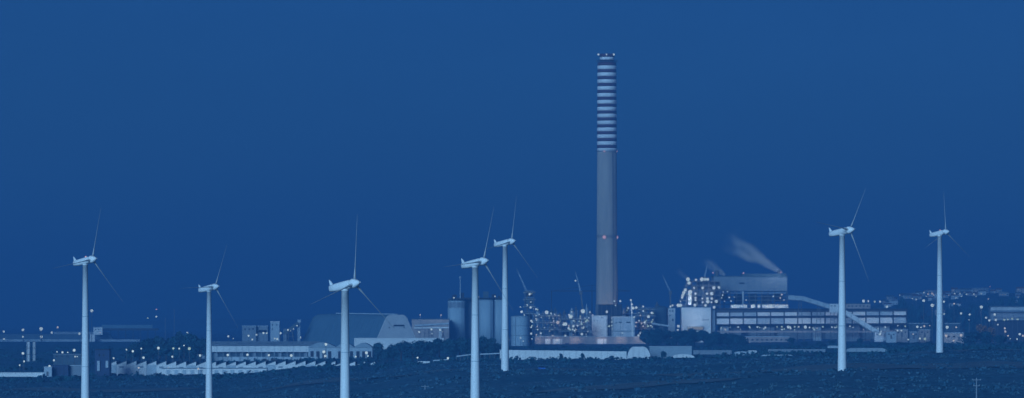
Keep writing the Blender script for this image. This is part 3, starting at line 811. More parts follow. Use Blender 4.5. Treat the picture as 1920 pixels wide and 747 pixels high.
mb = MB(); mb.beam((X(1186.5,D-60), D-60, GP(1186,D-60)), (X(1183.5,D-60), D-60, Z(562,D-60)), .9, .9); mb.build('mast', 'white', T)
for a in ((1183,563,4),(1185,571,4),(1187,578,6),(1185,586,4),(1189,595,5),(1193,605,4,'lamp_warm'),(1192,612,4,'lamp_warm'),(1202,625,7),(1197,629,4)): fixed_lamp(T, a[0], a[1], D-62, a[2], a[3] if len(a) > 3 else 'lamp', 900 if a[2] > 5 else 0)
lamps([(1152,565,5),(1163,565,5),(1154,573,5),(1138,585,7)], D-50, '%s lamp from the left around the dark precipitator', 'lamps around the precipitator')
lamps([(1025,586,11,'lamp',2500),(1093,584,10,'lamp',2500)], D-85, '%s large floodlight from the left on a tall pole by the pipe racks', 'large floodlights left of the chimney')
lamps([(1091,627,6),(1167,625,5),(1060,630,5),(1036,630,4,'lamp_warm')], D-118, '%s small lamp from the left along the pinkish lit wall', 'lamps along the lit wall')

rc = random.Random(12)
pts = sorted([(1008,577),(1018,583),(1034,580),(1041,577),(1050,586),(1058,582),(1072,578),(1080,574),(1088,580),(1100,570),(1106,582),(1170,578),(1176,572),(1200,568),(1210,578),(1232,566),(1240,574)])
for i, (px, yt) in enumerate(pts):
    DD = D+20+(i*37 % 60); cx_ = X(px, DD); g_ = G(cx_, DD); r_ = rc.uniform(.8, 1.8); h_ = Z(yt, DD)-g_
    T = thing('process_vessel', '%s thin process column from the left behind the pipe racks at the chimney' % ORDW[i], 'vessel', (cx_, DD, g_), 'process columns behind the pipe racks')
    mb = MB(); mb.lathe([(r_*1.2,-.5),(r_*1.2,h_*.3),(r_,h_*.34),(r_,h_*.92),(r_*.5,h_*.96),(r_*.3,h_)], (cx_, DD, g_), 12); mb.build('shell', rc.choice(['grey','steel','pale','roof']), T)
    for f in (.45, .7, .9):
        mb = MB(); mb.lathe([(r_*.9,h_*f),(r_+.9,h_*f),(r_+.9,h_*f+.2),(r_*.9,h_*f+.2)], (cx_, DD, g_), 12)
        mb.lathe([(r_+.85,h_*f+1.0),(r_+.92,h_*f+1.0),(r_+.92,h_*f+1.12),(r_+.85,h_*f+1.12)], (cx_, DD, g_), 12); mb.build('platform', 'steel', T)
    mb = MB(); mb.tube((cx_+r_+.4, DD, g_), (cx_+r_+.4, DD, g_+h_*.9), .2, .2, 5); mb.build('riser_pipe', 'pale', T)
    if i % 2 == 0: fixed_lamp(T, px, yt+4+(i % 5)*3, DD-2.5, 3, 'lamp' if i % 4 else 'lamp_green')
for i, (a, ya, b, yb) in enumerate(((1000,596,1052,592),(1008,606,1060,606),(1048,600,1110,598),(1060,622,1110,624),(1194,586,1226,590),(1140,590,1196,588))):
    conveyor('%s thin pipe run from the left strung between the process columns' % ORDW[i], [(a,ya),(b,yb)], D+4+i*3, 1.0, .9, ['steel','pale'][i % 2], [(a+3,ya),(b-3,yb)], name='pipe_run')
# ------------------------------------------------------------------ silos
D = 4600
def silo(label, px0, px1, py0, D, header=True, m='silo'):
    cx = X((px0+px1)/2, D); r = (px1-px0)*S(D)/2; g = G(cx, D); h = Z(py0, D)-g
    t = thing('silo', label, 'silo', (cx, D, g), 'tall cylindrical silos')
    mb = MB(); mb.lathe([(r,-1),(r,h)], (cx,D,g), 36); sh = mb.build('shell', m, t, smooth=True)
    mb = MB(); mb.lathe([(r*1.03,h),(r*1.03,h+.8),(r*.5,h+1.6)], (cx,D,g), 28); mb.build('roof', 'roof', t)
    if header:
        mb = MB(); mb.lathe([(r*1.005,h-6.0),(r*1.012,h-6),(r*1.012,h-1.2),(r*1.005,h-1.2)], (cx,D,g), 36); mb.build('collar_band', 'grey', t)
    for k in range(12):
        a = 2*math.pi*k/12; mb = MB()
        mb.box(cx+r*math.cos(a)-.15, cx+r*math.cos(a)+.15, D+r*math.sin(a)-.15, D+r*math.sin(a)+.15, g, g+h)
        mb.build('seam_rib', m, sh)
    mb = MB()
    for k in range(20):
        a = 2*math.pi*k/20; p = (cx+r*math.cos(a), D+r*math.sin(a), g+h+.8); mb.tube(p, (p[0], p[1], p[2]+1.2), .07, .07, 4)
    mb.lathe([(r-.08,h+1.9),(r+.06,h+1.9),(r+.06,h+2.05),(r-.08,h+2.05)], (cx,D,g), 28)
    mb.build('railing', 'steel', t)
    return t
silo('leftmost tall silo, palest, with a grey collar band', 840, 872, 564.5, D, True, 'silo')
silo('dim silo set back behind the leftmost tall silo', 866, 892, 565, D+18, False, 'grey')
silo('tall silo just right of the lower central turbine', 898, 925, 563, D, False, 'silo')
silo('tall silo behind the higher central turbine', 920, 951, 563, D+8, False, 'silo')
T = root('silo_headhouse', 'dark conveyor deck and equipment on top of the silos', 'headhouse', 900, D-1)
pbox(846, 944, 558.5, 561.5, D+2, 5).build('deck', 'dark', T)
for a, b, c in ((848,856,553),(862,870,549),(884,890,555),(906,916,547),(922,930,552),(934,938,555)): pbox(a, b, c, 558.4, D+3, 4).build('housing', random.choice(['dark','roof']), T)
mb = MB(); mb.tube((X(863,D), D+1, Z(561,D)), (X(863,D), D+1, Z(521,D)), .5, .35, 8); mb.lathe([(.9,Z(521,D)),(1.2,Z(519.5,D)),(.4,Z(518.5,D))], (X(863,D), D+1, 0), 10); mb.build('mast', 'pale', T)
for a in ((851,559,3.2),(893,556,3),(897,557,3.5),(928,556,3)): fixed_lamp(T, a[0], a[1], D-4, a[2])
tank('wide pale tank right of the silos', 958, 992, 594, D-60, 'silo')
T = frame_unit('dark stair tower with lamps right of the wide tank', 984, 1001, 546, D-30, 7,
  [(993,552,6),(995,577,6),(976,576,4),(978,585,6),(1005,580,4),(996,602,4.5),(996,614,4.5),(996,626,4.5),(983,591,3),(1011,590,3)], depth=8, name='stair_tower', vessels=1)
pbox(986, 999, 549, 556, D-28, 7).build('cabin', 'dark', T); pbox(985, 1000, 560, 571, D-28, 7).build('cabin', 'roof', T)
lamps([(976,634,4),(955,637,4),(981,640,3)], D-100, '%s small lamp from the left at the foot of the wide tank', 'lamps by the wide tank')

# ------------------------------------------------------------------ big storage shed
D = 4300; s = S(D); th = math.radians(35)
Wd = 82*s/math.cos(th); L = 146*s/math.sin(th); gx = X(743, D); g = G(gx, D); Hh = Z(590.5, D)-g
T = thing('storage_shed', 'huge dark vaulted storage shed with a paler trapezoid end', 'building', (gx, D, g))
u = Vector((math.cos(th), math.sin(th), 0)); v = Vector((-math.sin(th), math.cos(th), 0)); c0 = Vector((gx, D, g))
prof = [(-.52,0),(-.49,.13),(-.24,.90),(-.20,.97),(-.15,1.0),(.15,1.0),(.20,.97),(.24,.90),(.49,.13),(.52,0)]
mb = MB(); n = len(prof)
secs = [(0,1,1),(L*.80,1,1.03),(L*.96,1.0,1.02),(L,.97,.97)]
for (t, sw, sh) in secs:
    for (a, h) in prof: mb.v.append(tuple(c0 + u*(a*Wd*sw) + v*t + Vector((0,0,h*Hh*sh))))
for j in range(len(secs)-1):
    for i in range(n-1): mb.f.append((j*n+i+1, j*n+i, (j+1)*n+i, (j+1)*n+i+1))
mb.f.append(tuple(((len(secs)-1)*n+i) for i in range(n-1,-1,-1)))
vault = mb.build('vault', 'shed', T)
mb = MB(); e = v*-.5
mb.add([tuple(c0+u*(a*Wd*.997)+e+Vector((0,0,h*Hh*.997))) for a, h in prof] + [tuple(c0+u*(a*Wd*.997)+v*.3+Vector((0,0,h*Hh*.997))) for a, h in prof],
       [tuple(range(n)), tuple(range(2*n-1,n-1,-1))]+[(i, i+n, (i+1) % n+n, (i+1) % n) for i in range(n)])
end = mb.build('end_wall', 'white', T)
def on_end(a0, a1, h0, h1, out):
    m_ = MB(); P = [(a0,h0),(a1,h0),(a1,h1),(a0,h1)]
    m_.add([tuple(c0+u*(a*Wd)+v*(-.5-out)+Vector((0,0,h*Hh))) for a, h in P]+[tuple(c0+u*(a*Wd)+v*(-.4)+Vector((0,0,h*Hh))) for a, h in P],
           [(0,1,2,3),(7,6,5,4),(0,4,5,1),(1,5,6,2),(2,6,7,3),(3,7,4,0)]); return m_
on_end(-.07, .17, .655, .70, .25).build('louvre', 'dark', end)
for a in (-.17, .17): on_end(a-.012, a+.012, .60, .63, .2).build('vent', 'dark', end)
on_end(-.46, .46, .14, .155, .2).build('string_course', 'steel', end)
mb = MB()
for i in range(1, 12):
    t = L*.8*i/12
    for (p, q) in zip(prof[:-1], prof[1:]):
        mb.beam(c0+u*(p[0]*Wd*1.002)+v*t+Vector((0,0,p[1]*Hh*(1+.03*t/(L*.8))+.05)), c0+u*(q[0]*Wd*1.002)+v*t+Vector((0,0,q[1]*Hh*(1+.03*t/(L*.8))+.05)), .25, .25)
mb.build('seam', 'shed', vault)
mb = MB(); mb.beam(c0+v*0+Vector((0,0,Hh*1.0+.4)), c0+v*L*.8+Vector((0,0,Hh*1.03+.4)), 2.2, .9); mb.build('ridge_vent', 'pale', vault)
T = root('conveyor_tower', 'pale hoist tower with lamps at the left end of the storage shed', 'tower', 561, D+60)
mb = MB(); DD = D+60
for px in (559, 562): mb.beam((X(px,DD),DD,GP(px,DD)), (X(px,DD),DD,Z(604,DD)), .7, .7)
for py in range(604, 640, 5): mb.beam((X(559,DD),DD,Z(py,DD)), (X(562,DD),DD,Z(py+5,DD)), .4, .4)
mb.build('frame', 'pale', T)
mb = pbox(558, 564, 600, 605, DD-2, 4); mb.build('headhouse', 'pale', T)
conveyor('inclined conveyor with lamps climbing to the storage shed', [(532,626),(559,606)], D+58, 3, 2.4, 'roof', [(545,617)])
lamps([(540,619),(544,620,4),(550,617,4),(557,611)], D+55, '%s lamp from the left along the inclined conveyor', 'lamps on the inclined conveyor')
# white plinth wall by the shed
block('plinth_wall', 'bright white low wall below the storage shed', 'wall', 664, 832, 634, D-120, 3, 'white', 'white', eave=.6)
# conveyor gallery between shed and silos
D = 4500
conveyor('upper conveyor gallery between storage shed and silos', [(778,611),(842,607)], D, 3, 1.6, 'pale', [(800,610)])
conveyor('lower bright conveyor gallery between storage shed and silos', [(776,615.5),(842,615)], D-12, 3, 1.4, 'white', [(808,616),(828,616)])
block('brick_shed', 'dull pinkish shed behind the conveyor galleries', 'building', 772, 842, 598, D+60, 30, 'warm', 'roof')
lamps([(788,591,5,'lamp_warm',1500),(827,591,4.5,'lamp_warm',1200)], D+50, '%s tall lamp from the left above the dull pinkish shed', 'lamps above the pinkish shed')
lamps([(786,623,6),(809,618,5),(810,626,4),(825,619,5),(825,629,4),(830,622,4)], D-20, '%s lamp from the left below the conveyor galleries', 'lamps below the galleries')
block('gate_pier', 'white square pier below the conveyor galleries', 'building', 823, 828, 616, D-16, 3, 'white', 'white')

# pale plant blocks left of the shed
D = 4700
block('pump_house', 'pale square block, leftmost of three behind the long warehouse', 'building', 454, 480, 611, D, 20, 'grey', 'pale', windows=[(458,461,616,619),(466,469,616,619),(473,476,616,619)])
block('filter_house', 'low pale block between the square block and the white tower block', 'building', 482, 502, 611, D+5, 20, 'grey', 'pale', windows=[(484,500,619,624)])
block('tower_block', 'bright white tower block behind the long warehouse', 'building', 507, 524, 603, D-4, 14, 'pale', 'white', windows=[(510,512,608,611),(518,520,608,611),(510,512,616,619)])
tank('small hopper tank beside the white tower block', 531, 539, 618, D-8, 'grey', dome=.5)
lamps([(428,631,6),(437,635,3.5),(466,630,5.5),(473,637,5.5),(481,628,6),(494,625,5),(500,625,4.5),(515,635,4.5),(520,636,5),(526,625,5),(563,633,6),(597,632,4)], D-160,
      '%s lamp from the left among the pale blocks behind the warehouse', 'lamps behind the long warehouse')

# ------------------------------------------------------------------ long warehouse
D = 3600; s = S(D)
T = root('warehouse', 'long low pale warehouse with a shallow roof', 'building', 480, D)
poly = [(X(362,D), Z(659,D)), (X(598,D), Z(660.5,D)), (X(598,D), Z(649,D)), (X(362,D), Z(648,D))]
mb = MB(); mb.box(X(362,D), X(600,D), D, D+26, Z(660.3,D), Z(648.5,D)); mb.build('wall', 'white', T)
mb = MB(); mb.box(X(364,D), X(599,D), D+3, D+25, Z(678,D), Z(660.3,D)); mb.build('recessed_base', 'roof', T)
mb = MB(); a0, a1 = X(361,D), X(601,D); b0, b1 = X(372,D), X(598,D); ze, zr = Z(648.5,D), Z(640.5,D)
mb.add([(a0,D-1,ze),(a1,D-1,ze),(b1,D+13,zr),(b0,D+13,zr),(a0,D+27,ze),(a1,D+27,ze)], [(0,1,2,3),(3,2,5,4),(0,3,4),(1,5,2),(0,4,5,1)]); rf = mb.build('roof', 'paleroof', T)
for px in np.arange(370, 598, 12): pbox(px, px+.6, 648.8, 676, D-.25, .6).build('pilaster', 'pale', T)
for px in np.arange(376, 590, 24): pbox(px+2, px+8, 662, 674, D+2.6, .5).build('shutter', 'grey', T)
for px in np.arange(380, 594, 20):
    t = .45; mb = MB(); yy = D-1+14*t; zz = ze+(zr-ze)*t
    mb.add([(X(px,D),yy-1.6,zz-.5),(X(px+7,D),yy-1.6,zz-.5),(X(px+7,D),yy+1.6,zz+.75),(X(px,D),yy+1.6,zz+.75),(X(px,D),yy-1.6,zz-.3),(X(px+7,D),yy-1.6,zz-.3),(X(px+7,D),yy+1.6,zz+.95),(X(px,D),yy+1.6,zz+.95)],[(3,2,1,0),(4,5,6,7),(0,1,5,4),(1,2,6,5),(2,3,7,6),(3,0,4,7)])
    mb.build('skylight', 'grey', rf)
# barrel-roofed sheds
for i, (a, b, py, lab) in enumerate(((578,630,643,'barrel-roofed shed against the right end of the long warehouse'),(630,664,644,'barrel-roofed shed half hidden by the nearest turbine'),(664,698,644,'barrel-roofed shed right of the nearest turbine'))):
    DD = D-14-i*3
    T = root('barrel_shed', lab, 'building', (a+b)/2, DD, 'barrel-roofed sheds')
    pbox(a, b, 652, 674, DD, 30).build('wall', 'pale', T)
    poly = [(X(a-.5,DD), Z(652,DD))] + [(X(a+(b-a)*t/10,DD), Z(652-(652-py)*math.sin(math.pi*t/10),DD)) for t in range(0, 11)] + [(X(b+.5,DD), Z(652,DD))]
    poly2 = [(X(a-.8,DD), Z(651.9,DD))] + [(X(a+(b-a)*t/12,DD), Z(651.3-(652-py)*math.sin(math.pi*t/12),DD)) for t in range(0, 13)] + [(X(b+.8,DD), Z(651.9,DD))]
    mb = MB(); mb.prism(poly2, DD-.6, DD+31); mb.build('roof', 'paleroof', T)
    for px in np.arange(a+4, b-6, 11): 
        pbox(px, px+6, 659, 672, DD-.3, .5).build('door', random.choice(['dark','steel','dark']), T)
# perimeter wall and cars
T = root('perimeter_wall', 'low pale perimeter wall in front of the long warehouse', 'wall', 500, 3480)
for px in np.arange(402, 596, 16.2): pbox(px, px+15.8, 669.5, 678, 3480, .5).build('wall_panel', 'pale', T)
for px in np.arange(401, 600, 16.2): pbox(px-.5, px+.6, 668.5, 678, 3479.8, .9).build('post', 'grey', T)
def car(label, px, D, m, rot=0.0, group=None, length=4.4):
    x = X(px, D); g = G(x, D)+.32
    t = thing('car', label, 'car', (x, D, g), group)
    L, Wc = length/2, .88
    body = [(-L,.35),(-L,.85),(-L*.9,.98),(L*.35,1.0),(L*.95,.82),(L,.6),(L,.35)]
    mb = MB(); mb.prism([(x+a, g+b) for a, b in body], D-Wc, D+Wc); mb.build('body', m, t)
    cab = [(-L*.72,.98),(-L*.52,1.45),(L*.05,1.47),(L*.38,1.0)]
    mb = MB(); mb.prism([(x+a, g+b) for a, b in cab], D-Wc*.86, D+Wc*.86); mb.build('cabin', 'glass', t)
    mb = MB(); mb.box(x-L*.5, x+L*.04, D-Wc*.84, D+Wc*.84, g+1.44, g+1.5); mb.build('car_roof', m, t)
    for a in (-L*.62, L*.62):
        for b in (-Wc, Wc-.2):
            mb = MB(); mb.tube((x+a, D+b-.02, g+.33), (x+a, D+b+.22, g+.33), .33, .33, 12); w = mb.build('wheel', 'rubber', t)
            mb = MB(); mb.tube((x+a, D+b-.05, g+.33), (x+a, D+b+.05, g+.33), .18, .18, 8); mb.build('rim', 'steel', w)
    for b in (-.6, .6):
        mb = MB(); mb.box(x+L-.05, x+L+.03, D+b-.18, D+b+.18, g+.58, g+.74); mb.build('headlight', 'pale', t)
    t.rotation_euler = (0, 0, rot)
    return t
car('dark parked van-like car, left of the pair on the road before the warehouse', 497, 3440, 'cardark', 0.05, None, 5.2)
car('dark parked car, right of the pair on the road before the warehouse', 514, 3442, 'cardark', -0.04, None, 4.6)
car('small bright blue car on the scrub right of the central turbines', 1016, 2150, 'carblue', -1.2, None, 3.9)

# ------------------------------------------------------------------ sawtooth factory
D = 3000; s = S(D)
T = root('sawtooth_factory', 'long pale factory with a row of sawtooth roof bays', 'building', 420, D)
per = 18.65
i = 0; px = 200.0
while px < 690:
    e = px+per; up = -max(0, (px-470))*0.0 
    yb = 681.8 + .8*math.sin(px*.02)
    mb = MB(); mb.prism([(X(px+.2,D),Z(yb+3.2,D)),(X(e-.2,D),Z(yb+3.2,D)),(X(e-.2,D),Z(yb-3.6,D)),(X(e-1.2,D),Z(yb-3.9,D))], D, D+30)
    bay = mb.build('sawtooth_bay', 'white', T)
    pbox(e-.15, e+.35, yb-3.4, yb+2.5, D+.5, 29).build('clerestory', 'dark', bay)
    mb = MB(); mb.beam((X(px,D), D+15, Z(yb+2.9,D)), (X(e-.9,D), D+15, Z(yb-4.2,D)), 30.6, .25); mb.build('roof_sheet', 'roof', bay)
    gy = ground_row(px, D)
    pbox(px+.1, e-.1, yb+3.3, gy, D+.15, 29).build('bay_wall', 'white' if i % 4 else 'pale', T)
    if i % 2: pbox(px+5, px+13, yb+6, yb+9, D+.05, .3).build('window', 'grey', T)
    px = e; i += 1
T = root('loading_dock', 'lower white loading dock in front of the sawtooth factory', 'building', 400, D-24)
pbox(303, 500, 691.5, 702, D-24, 12).build('wall', 'white', T)
pbox(302.6, 500.4, 690.4, 691.4, D-24.5, 13).build('roof', 'grey', T)
for px in np.arange(312, 494, 15): pbox(px, px+7, 694, 702, D-24.2, .4).build('shutter', 'pale', T)
lamps([(204,690,4),(260,690,4,'lamp_warm'),(316,691,4.5,'lamp_warm'),(372,692,4.5,'lamp_warm'),(428,692,4.5,'lamp_warm'),(484,692,4,'lamp_warm')], D-28, '%s small lamp from the left along the sawtooth factory front', 'lamps along the sawtooth factory')

# ------------------------------------------------------------------ far-left yard
D = 2900
block('yard_wall', 'long bright white wall at the lower left edge', 'wall', -30, 82, 698.6, D, 1, 'white', 'white', eave=.8)
block('yard_shed', 'small white shed at the end of the lower left wall', 'building', 82.5, 97, 688, D-4, 8, 'pale', 'white', doors=[(87,91,697)])
T = block('blue_depot', 'dark blue flat depot beside the small white shed', 'building', 97.5, 128, 685, D+2, 14, 'bluewall', 'bluewall')
for px in (104.5, 112, 119.5): pbox(px, px+.5, 687, 704, D+1.7, .4).build('sheet_joint', 'dark', T)
block('pale_depot', 'low pale depot left of the leftmost turbine', 'building', 128.5, 153, 685, D+6, 14, 'grey', 'pale')
T = block('dark_tower', 'dark slab-like tower building right of the leftmost turbine', 'building', 178, 205, 655, D+60, 16, 'bluewall', 'dark', windows=[(184,188,664,668),(192,196,664,668)])
pbox(182, 187, 677, 696, D+59, 1.2).build('pale_upright_panel', 'pale', T); pbox(198, 203, 677, 690, D+59, 1.2).build('pale_upright_panel', 'pale', T)  # pale upright panels on the dark front
tank('pale thin silo, left of the pair in the left yard', 50, 56.5, 642, 3500, 'white', 'yard_silo', 'silo', 'pale yard silos', .4)
tank('pale thin silo, right of the pair in the left yard', 61.5, 67, 642, 3500, 'white', 'yard_silo', 'silo', 'pale yard silos', .4)
lamps([(43,663,6.5),(45,678,5.5),(37,685,5),(101,676,6),(93,687,5),(139,657,6),(117,661,4.5),(127,661,4.5),(107,660,3),(145,669,4),(141,669,4)], 3150, '%s lamp from the left in the dark left yard', 'lamps in the left yard')
block('yard_store', 'dim low store behind the lamps of the left yard', 'building', 100, 152, 664, 3300, 12, 'roof', 'grey', windows=[(104,109,667,670),(114,119,667,670),(124,129,667,670)])
# harbour
D = 5650
block('quay_wall', 'long pale harbour quay wall at the far left', 'wall', -60, 262, 637, D-120, 6, 'paleroof', 'pale', eave=1.2)
T = root('breakwater', 'low dark breakwater with a pale rim beyond the quay', 'breakwater', 120, D+500)
mb = MB(); DD = D+500
mb.prism([(X(-80,DD),SEA_Z-1),(X(215,DD),SEA_Z-1),(X(205,DD),Z(627,DD)),(X(-80,DD),Z(627,DD))], DD, DD+14); mb.build('mole', 'roof', T)
mb = MB(); mb.box(X(100,DD), X(204,DD), DD+4, DD+6, Z(627,DD), Z(622.4,DD)); mb.build('parapet', 'grey', T)
mb = MB(); mb.box(X(190,DD), X(285,DD), DD+8, DD+11, Z(616,DD), Z(609.5,DD)); mb.build('breakwater_shed', 'shed', T)
mb = MB(); mb.box(X(188,DD), X(296,DD), DD+7, DD+12, Z(620,DD), Z(616,DD)); mb.build('lower_shed', 'dark', T)
mb = MB()
for px in range(192, 296, 14): mb.box(X(px,DD), X(px+1.2,DD), DD+8, DD+9, SEA_Z-1, Z(620,DD))
mb.build('pile', 'dark', T)
block('harbour_house', 'small white harbour house just right of the leftmost turbine', 'building', 175, 192, 613.5, D+480, 10, 'white', 'pale', windows=[(178,180,617,619),(184,186,617,619)], py1=628)
block('harbour_kiosk', 'small pale kiosk on the quay right of the leftmost turbine', 'building', 169, 178, 627.5, D-130, 6, 'white', 'white', windows=[(171,173,630,632)])
lamps([(7,622,6.5),(7.5,636,5),(43,619,6),(43,632,4),(77,617,8),(77.5,632,6),(108,614,5,'lamp_warm'),(97,624,6.5),(149,626,6),(188,624,3,'lamp_red')], D-135, '%s lamp from the left along the harbour quay', 'lamps along the quay')
lamp_post(172, 583, D-140, 8.5, 'tall floodlight mast right beside the leftmost turbine tower', None, 'lamp')
T = root('harbour_mast', 'thin signal mast with a red lamp behind the left trees', 'mast', 293, D+300)
mb = MB(); mb.beam((X(293,D), D+300, SEA_Z), (X(293,D), D+300, Z(580,D+300)), .5, .5); mb.build('mast', 'steel', T)
fixed_lamp(T, 293, 580.5, D+299, 3.2, 'lamp_red'); fixed_lamp(T, 293, 594, D+299, 4)
T = root('harbour_pole', 'thin pole with a greenish lamp left of the signal mast', 'mast', 277, D+280)
mb = MB(); mb.beam((X(277.6,D), D+280, SEA_Z), (X(277.6,D), D+280, Z(596,D+280)), .5, .5); mb.build('mast', 'steel', T); fixed_lamp(T, 277, 597, D+279, 3, 'lamp_green')

# ------------------------------------------------------------------ mid-ground walls and greenhouses
D = 3000
T = root('boundary_wall', 'long bright white boundary wall right of the central turbines', 'wall', 1030, D)
px = 938.0
while px < 1174:
    e = px+11.6; yy = 656.5 + (px-938)*.012
    pbox(px, e, yy, 690, D, .6).build('wall_panel', 'white', T); px = e+.25
block('wall_house', 'tiny white gatehouse at the left end of the boundary wall', 'building', 937, 943, 655.5, D-6, 4, 'white', 'pale')
D = 3050
def tunnel(label, px0, px1, py0, py1, D, depth, m='white', name='greenhouse', cat='greenhouse', ends=0.16):
    t = root(name, label, cat, (px0+px1)/2, D)
    poly = [(X(px0,D),Z(py1,D))]
    n = 12; w = (px1-px0)*ends
    for i in range(n//2+1):
        a = math.pi/2*i/(n//2); poly.append((X(px0+w*(1-math.cos(a)),D), Z(py1-(py1-py0)*math.sin(a),D)))
    for i in range(n//2, -1, -1):
        a = math.pi/2*i/(n//2); poly.append((X(px1-w*(1-math.cos(a)),D), Z(py1-(py1-py0)*math.sin(a),D)))
    poly.append((X(px1,D),Z(py1,D)))
    poly = poly[::-1]
    mb = MB(); mb.prism(poly, D, D+depth); c = mb.build('cover', m, t)
    for f in (.25, .5, .75):
        q = px0+(px1-px0)*f; mb = MB(); mb.box(X(q,D)-.08, X(q,D)+.08, D-.12, D-.01, Z(py1,D), Z(py0,D)); mb.build('hoop', 'grey', c)
    return t
tunnel('bright white dome-shaped cover at the right end of the boundary wall', 1176, 1220, 650.5, 676, D-20, 14, 'white', 'dome_cover', 'cover', .3)
block('grey_shed', 'flat grey shed between the white dome cover and the hedge', 'building', 1218, 1297, 649.5, D+10, 16, 'paleroof', 'pale', eave=1.0)
tunnel('thin bright arched plastic tunnel in front of the grey shed', 1258, 1303, 664.6, 671, D-60, 5, 'white', 'plastic_tunnel', 'greenhouse', .45)
tunnel('low pale greenhouse in the fields right of the grey shed', 1376, 1424, 659.5, 668, 3100, 10, 'pale')
tunnel('small pale greenhouse beside the field track, right of the low one', 1402, 1420, 657.5, 664, 3150, 8, 'white')
tunnel('long low plastic tunnel left of the right-hand turbine', 1425, 1490, 665.5, 671, 2950, 6, 'pale')
tunnel('long bright greenhouse roof just right of the right-hand turbine', 1586, 1664, 653, 660, 3000, 12, 'paleroof')
tunnel('small bright plastic roof left of the right-hand turbine', 1552, 1572, 648.5, 653, 3200, 8, 'pale')
for i, (a, b, y, dd) in enumerate(((1300,1372,657,3250),(1440,1540,655,3300))):
    T = root('field_wall', ['low dim field wall right of the grey shed','low dim field wall left of the right-hand turbine'][i], 'wall', (a+b)/2, dd)
    for px in np.arange(a, b, 12): pbox(px, px+11.7, y, y+8, dd, .5).build('wall_panel', 'grey', T)
# low kerbs by the tree row
T = root('pale_board', 'low bright pale board under a lamp before the tree row', 'board', 794, 2900)  # plain white board on two posts
pbox(783.5, 806, 677.8, 682.4, 2900, .4).build('board', 'white', T); pbox(785, 786, 682, 690, 2900.4, .4).build('post', 'steel', T); pbox(803, 804, 682, 690, 2900.4, .4).build('post', 'steel', T)
T = root('low_fence', 'thin pale rail fence between the tree row and the boundary wall', 'fence', 890, 2950)
for (a, ya, b, yb) in ((812,676.5,840,674.5),(856,668.5,884,665),(900,664.6,937,663)):
    mb = MB(); mb.beam((X(a,2950),2950,Z(ya,2950)), (X(b,2950),2950,Z(yb,2950)), .2, .6); mb.build('rail', 'pale', T)
    for f in np.linspace(0, 1, 5):
        q = a+(b-a)*f; yy = ya+(yb-ya)*f; mb = MB(); mb.box(X(q,2950)-.12, X(q,2950)+.12, 2950.2, 2950.5, Z(yy+9,2950), Z(yy-.6,2950)); mb.build('post', 'steel', T)

# lamp rows in the middle ground
lamps([(427,666,6),(464,665.5,6),(504,666.5,6),(546,667,6),(611,646,7),(607,660,7),(610,668,6.5),(667,669,6.5),(687,662,7),(690,668,5),(725,670,4.5)], 3430, '%s street lamp from the left along the warehouse road', 'street lamps along the road')
lamps([(783,671,5),(840,672,6)], 2905, '%s lamp from the left in front of the tree row', 'lamps before the tree row')
lamps([(205,659,5),(213,672,6),(237,656,6),(249,659,6),(265,654,5.5),(269,671,6),(297,653,6.5),(325,653.5,7,'lamp_green'),(323,669,6),(336,654,5),(355,654,6.5,'lamp_green'),(375,667,6),(345,648,4)], 3180, '%s lamp from the left in front of the trees behind the sawtooth factory', 'lamps before the left trees')
lamp_post(351, 624.5, 3900, 6, 'single lamp shining above the crown of the left trees', None)

# ------------------------------------------------------------------ right side: lamps, building, hillside town
D = 5300
T = root('long_building', 'long two-storey white building at the right edge', 'building', 1890, D)
pbox(1857, 1950, 575.5, 601, D+4, 20).build('wall', 'grey', T)
pbox(1859, 1949, 601, 645, D+7, 16).build('base', 'dark', T)
for i, a in enumerate(np.arange(1858, 1945, 10.6)):
    pbox(a, a+10.2, 576, 582.5, D+3.6, .6).build('upper_panel', 'pale', T)
    pbox(a, a+10.2, 588, 596, D+2.6, .8).build('lower_panel', 'grey', T)
pbox(1855, 1952, 574, 575.4, D+2, 24).build('roof', 'roof', T); pbox(1855, 1952, 584.5, 586, D, 5).build('canopy', 'roof', T)
for a in (1862, 1885, 1908): point_light(T, (X(a,D), D-10, Z(592,D)), 900, COOL)
block('lit_depot', 'small bright lit depot right of the rightmost turbine', 'building', 1770, 1807, 624, 4300, 14, 'warm', 'pale', windows=[(1776,1781,630,633),(1786,1791,630,633)], doors=[(1796,1801,632)])
lamps([(1774,630,7,'lamp_warm',2600),(1802,629,7,'lamp_warm',2600),(1788,639,5,'lamp_warm',700)], 4280, '%s lamp from the left lighting the small depot', 'lamps at the small depot')
lamps([(1619,565,6.5),(1628,565,6.5),(1640,566,6,'lamp_green'),(1650,566,5),(1663,575.5,6.5)], 5150, '%s lamp from the left above the right end of the long hall', 'lamps above the hall end')
lamps([(1748,573,10,'lamp',2200),(1840,576,9,'lamp',1800)], 5000, '%s tall bright floodlight from the left below the hillside town', 'tall floodlights on the right')
lamps([(1732,564,6),(1770,566,6.5),(1789,570,5,'lamp_warm'),(1770,589,5.5),(1802,588,5),(1818,590,6),(1817,600,3.5),(1849,596,5.5),(1855,601,5),(1865,590,7),(1867,600,6)], 4950, '%s lamp from the left on the dark slope below the town', 'lamps on the slope below the town')
lamps([(1720,613,6),(1727,614,5),(1733,612,5,'lamp_warm'),(1743,611,3.5,'lamp_warm'),(1776,614,8),(1793,614,4,'lamp_warm'),(1703,637,5),(1725,635,5),(1734,636,7,'lamp_green'),(1683,620,4),(1690,620,4),(1712,627,4,'lamp_warm')], 4450, '%s lamp from the left around the yards beside the rightmost turbine', 'lamps beside the rightmost turbine')
lamps([(1883,600,5,'lamp_green'),(1890,599.5,4,'lamp_green'),(1898,598,6.5,'lamp_green'),(1908,599,6,'lamp_green'),(1871,609,4.5)], 5200, '%s lamp from the left in front of the long white building', 'lamps before the long building')
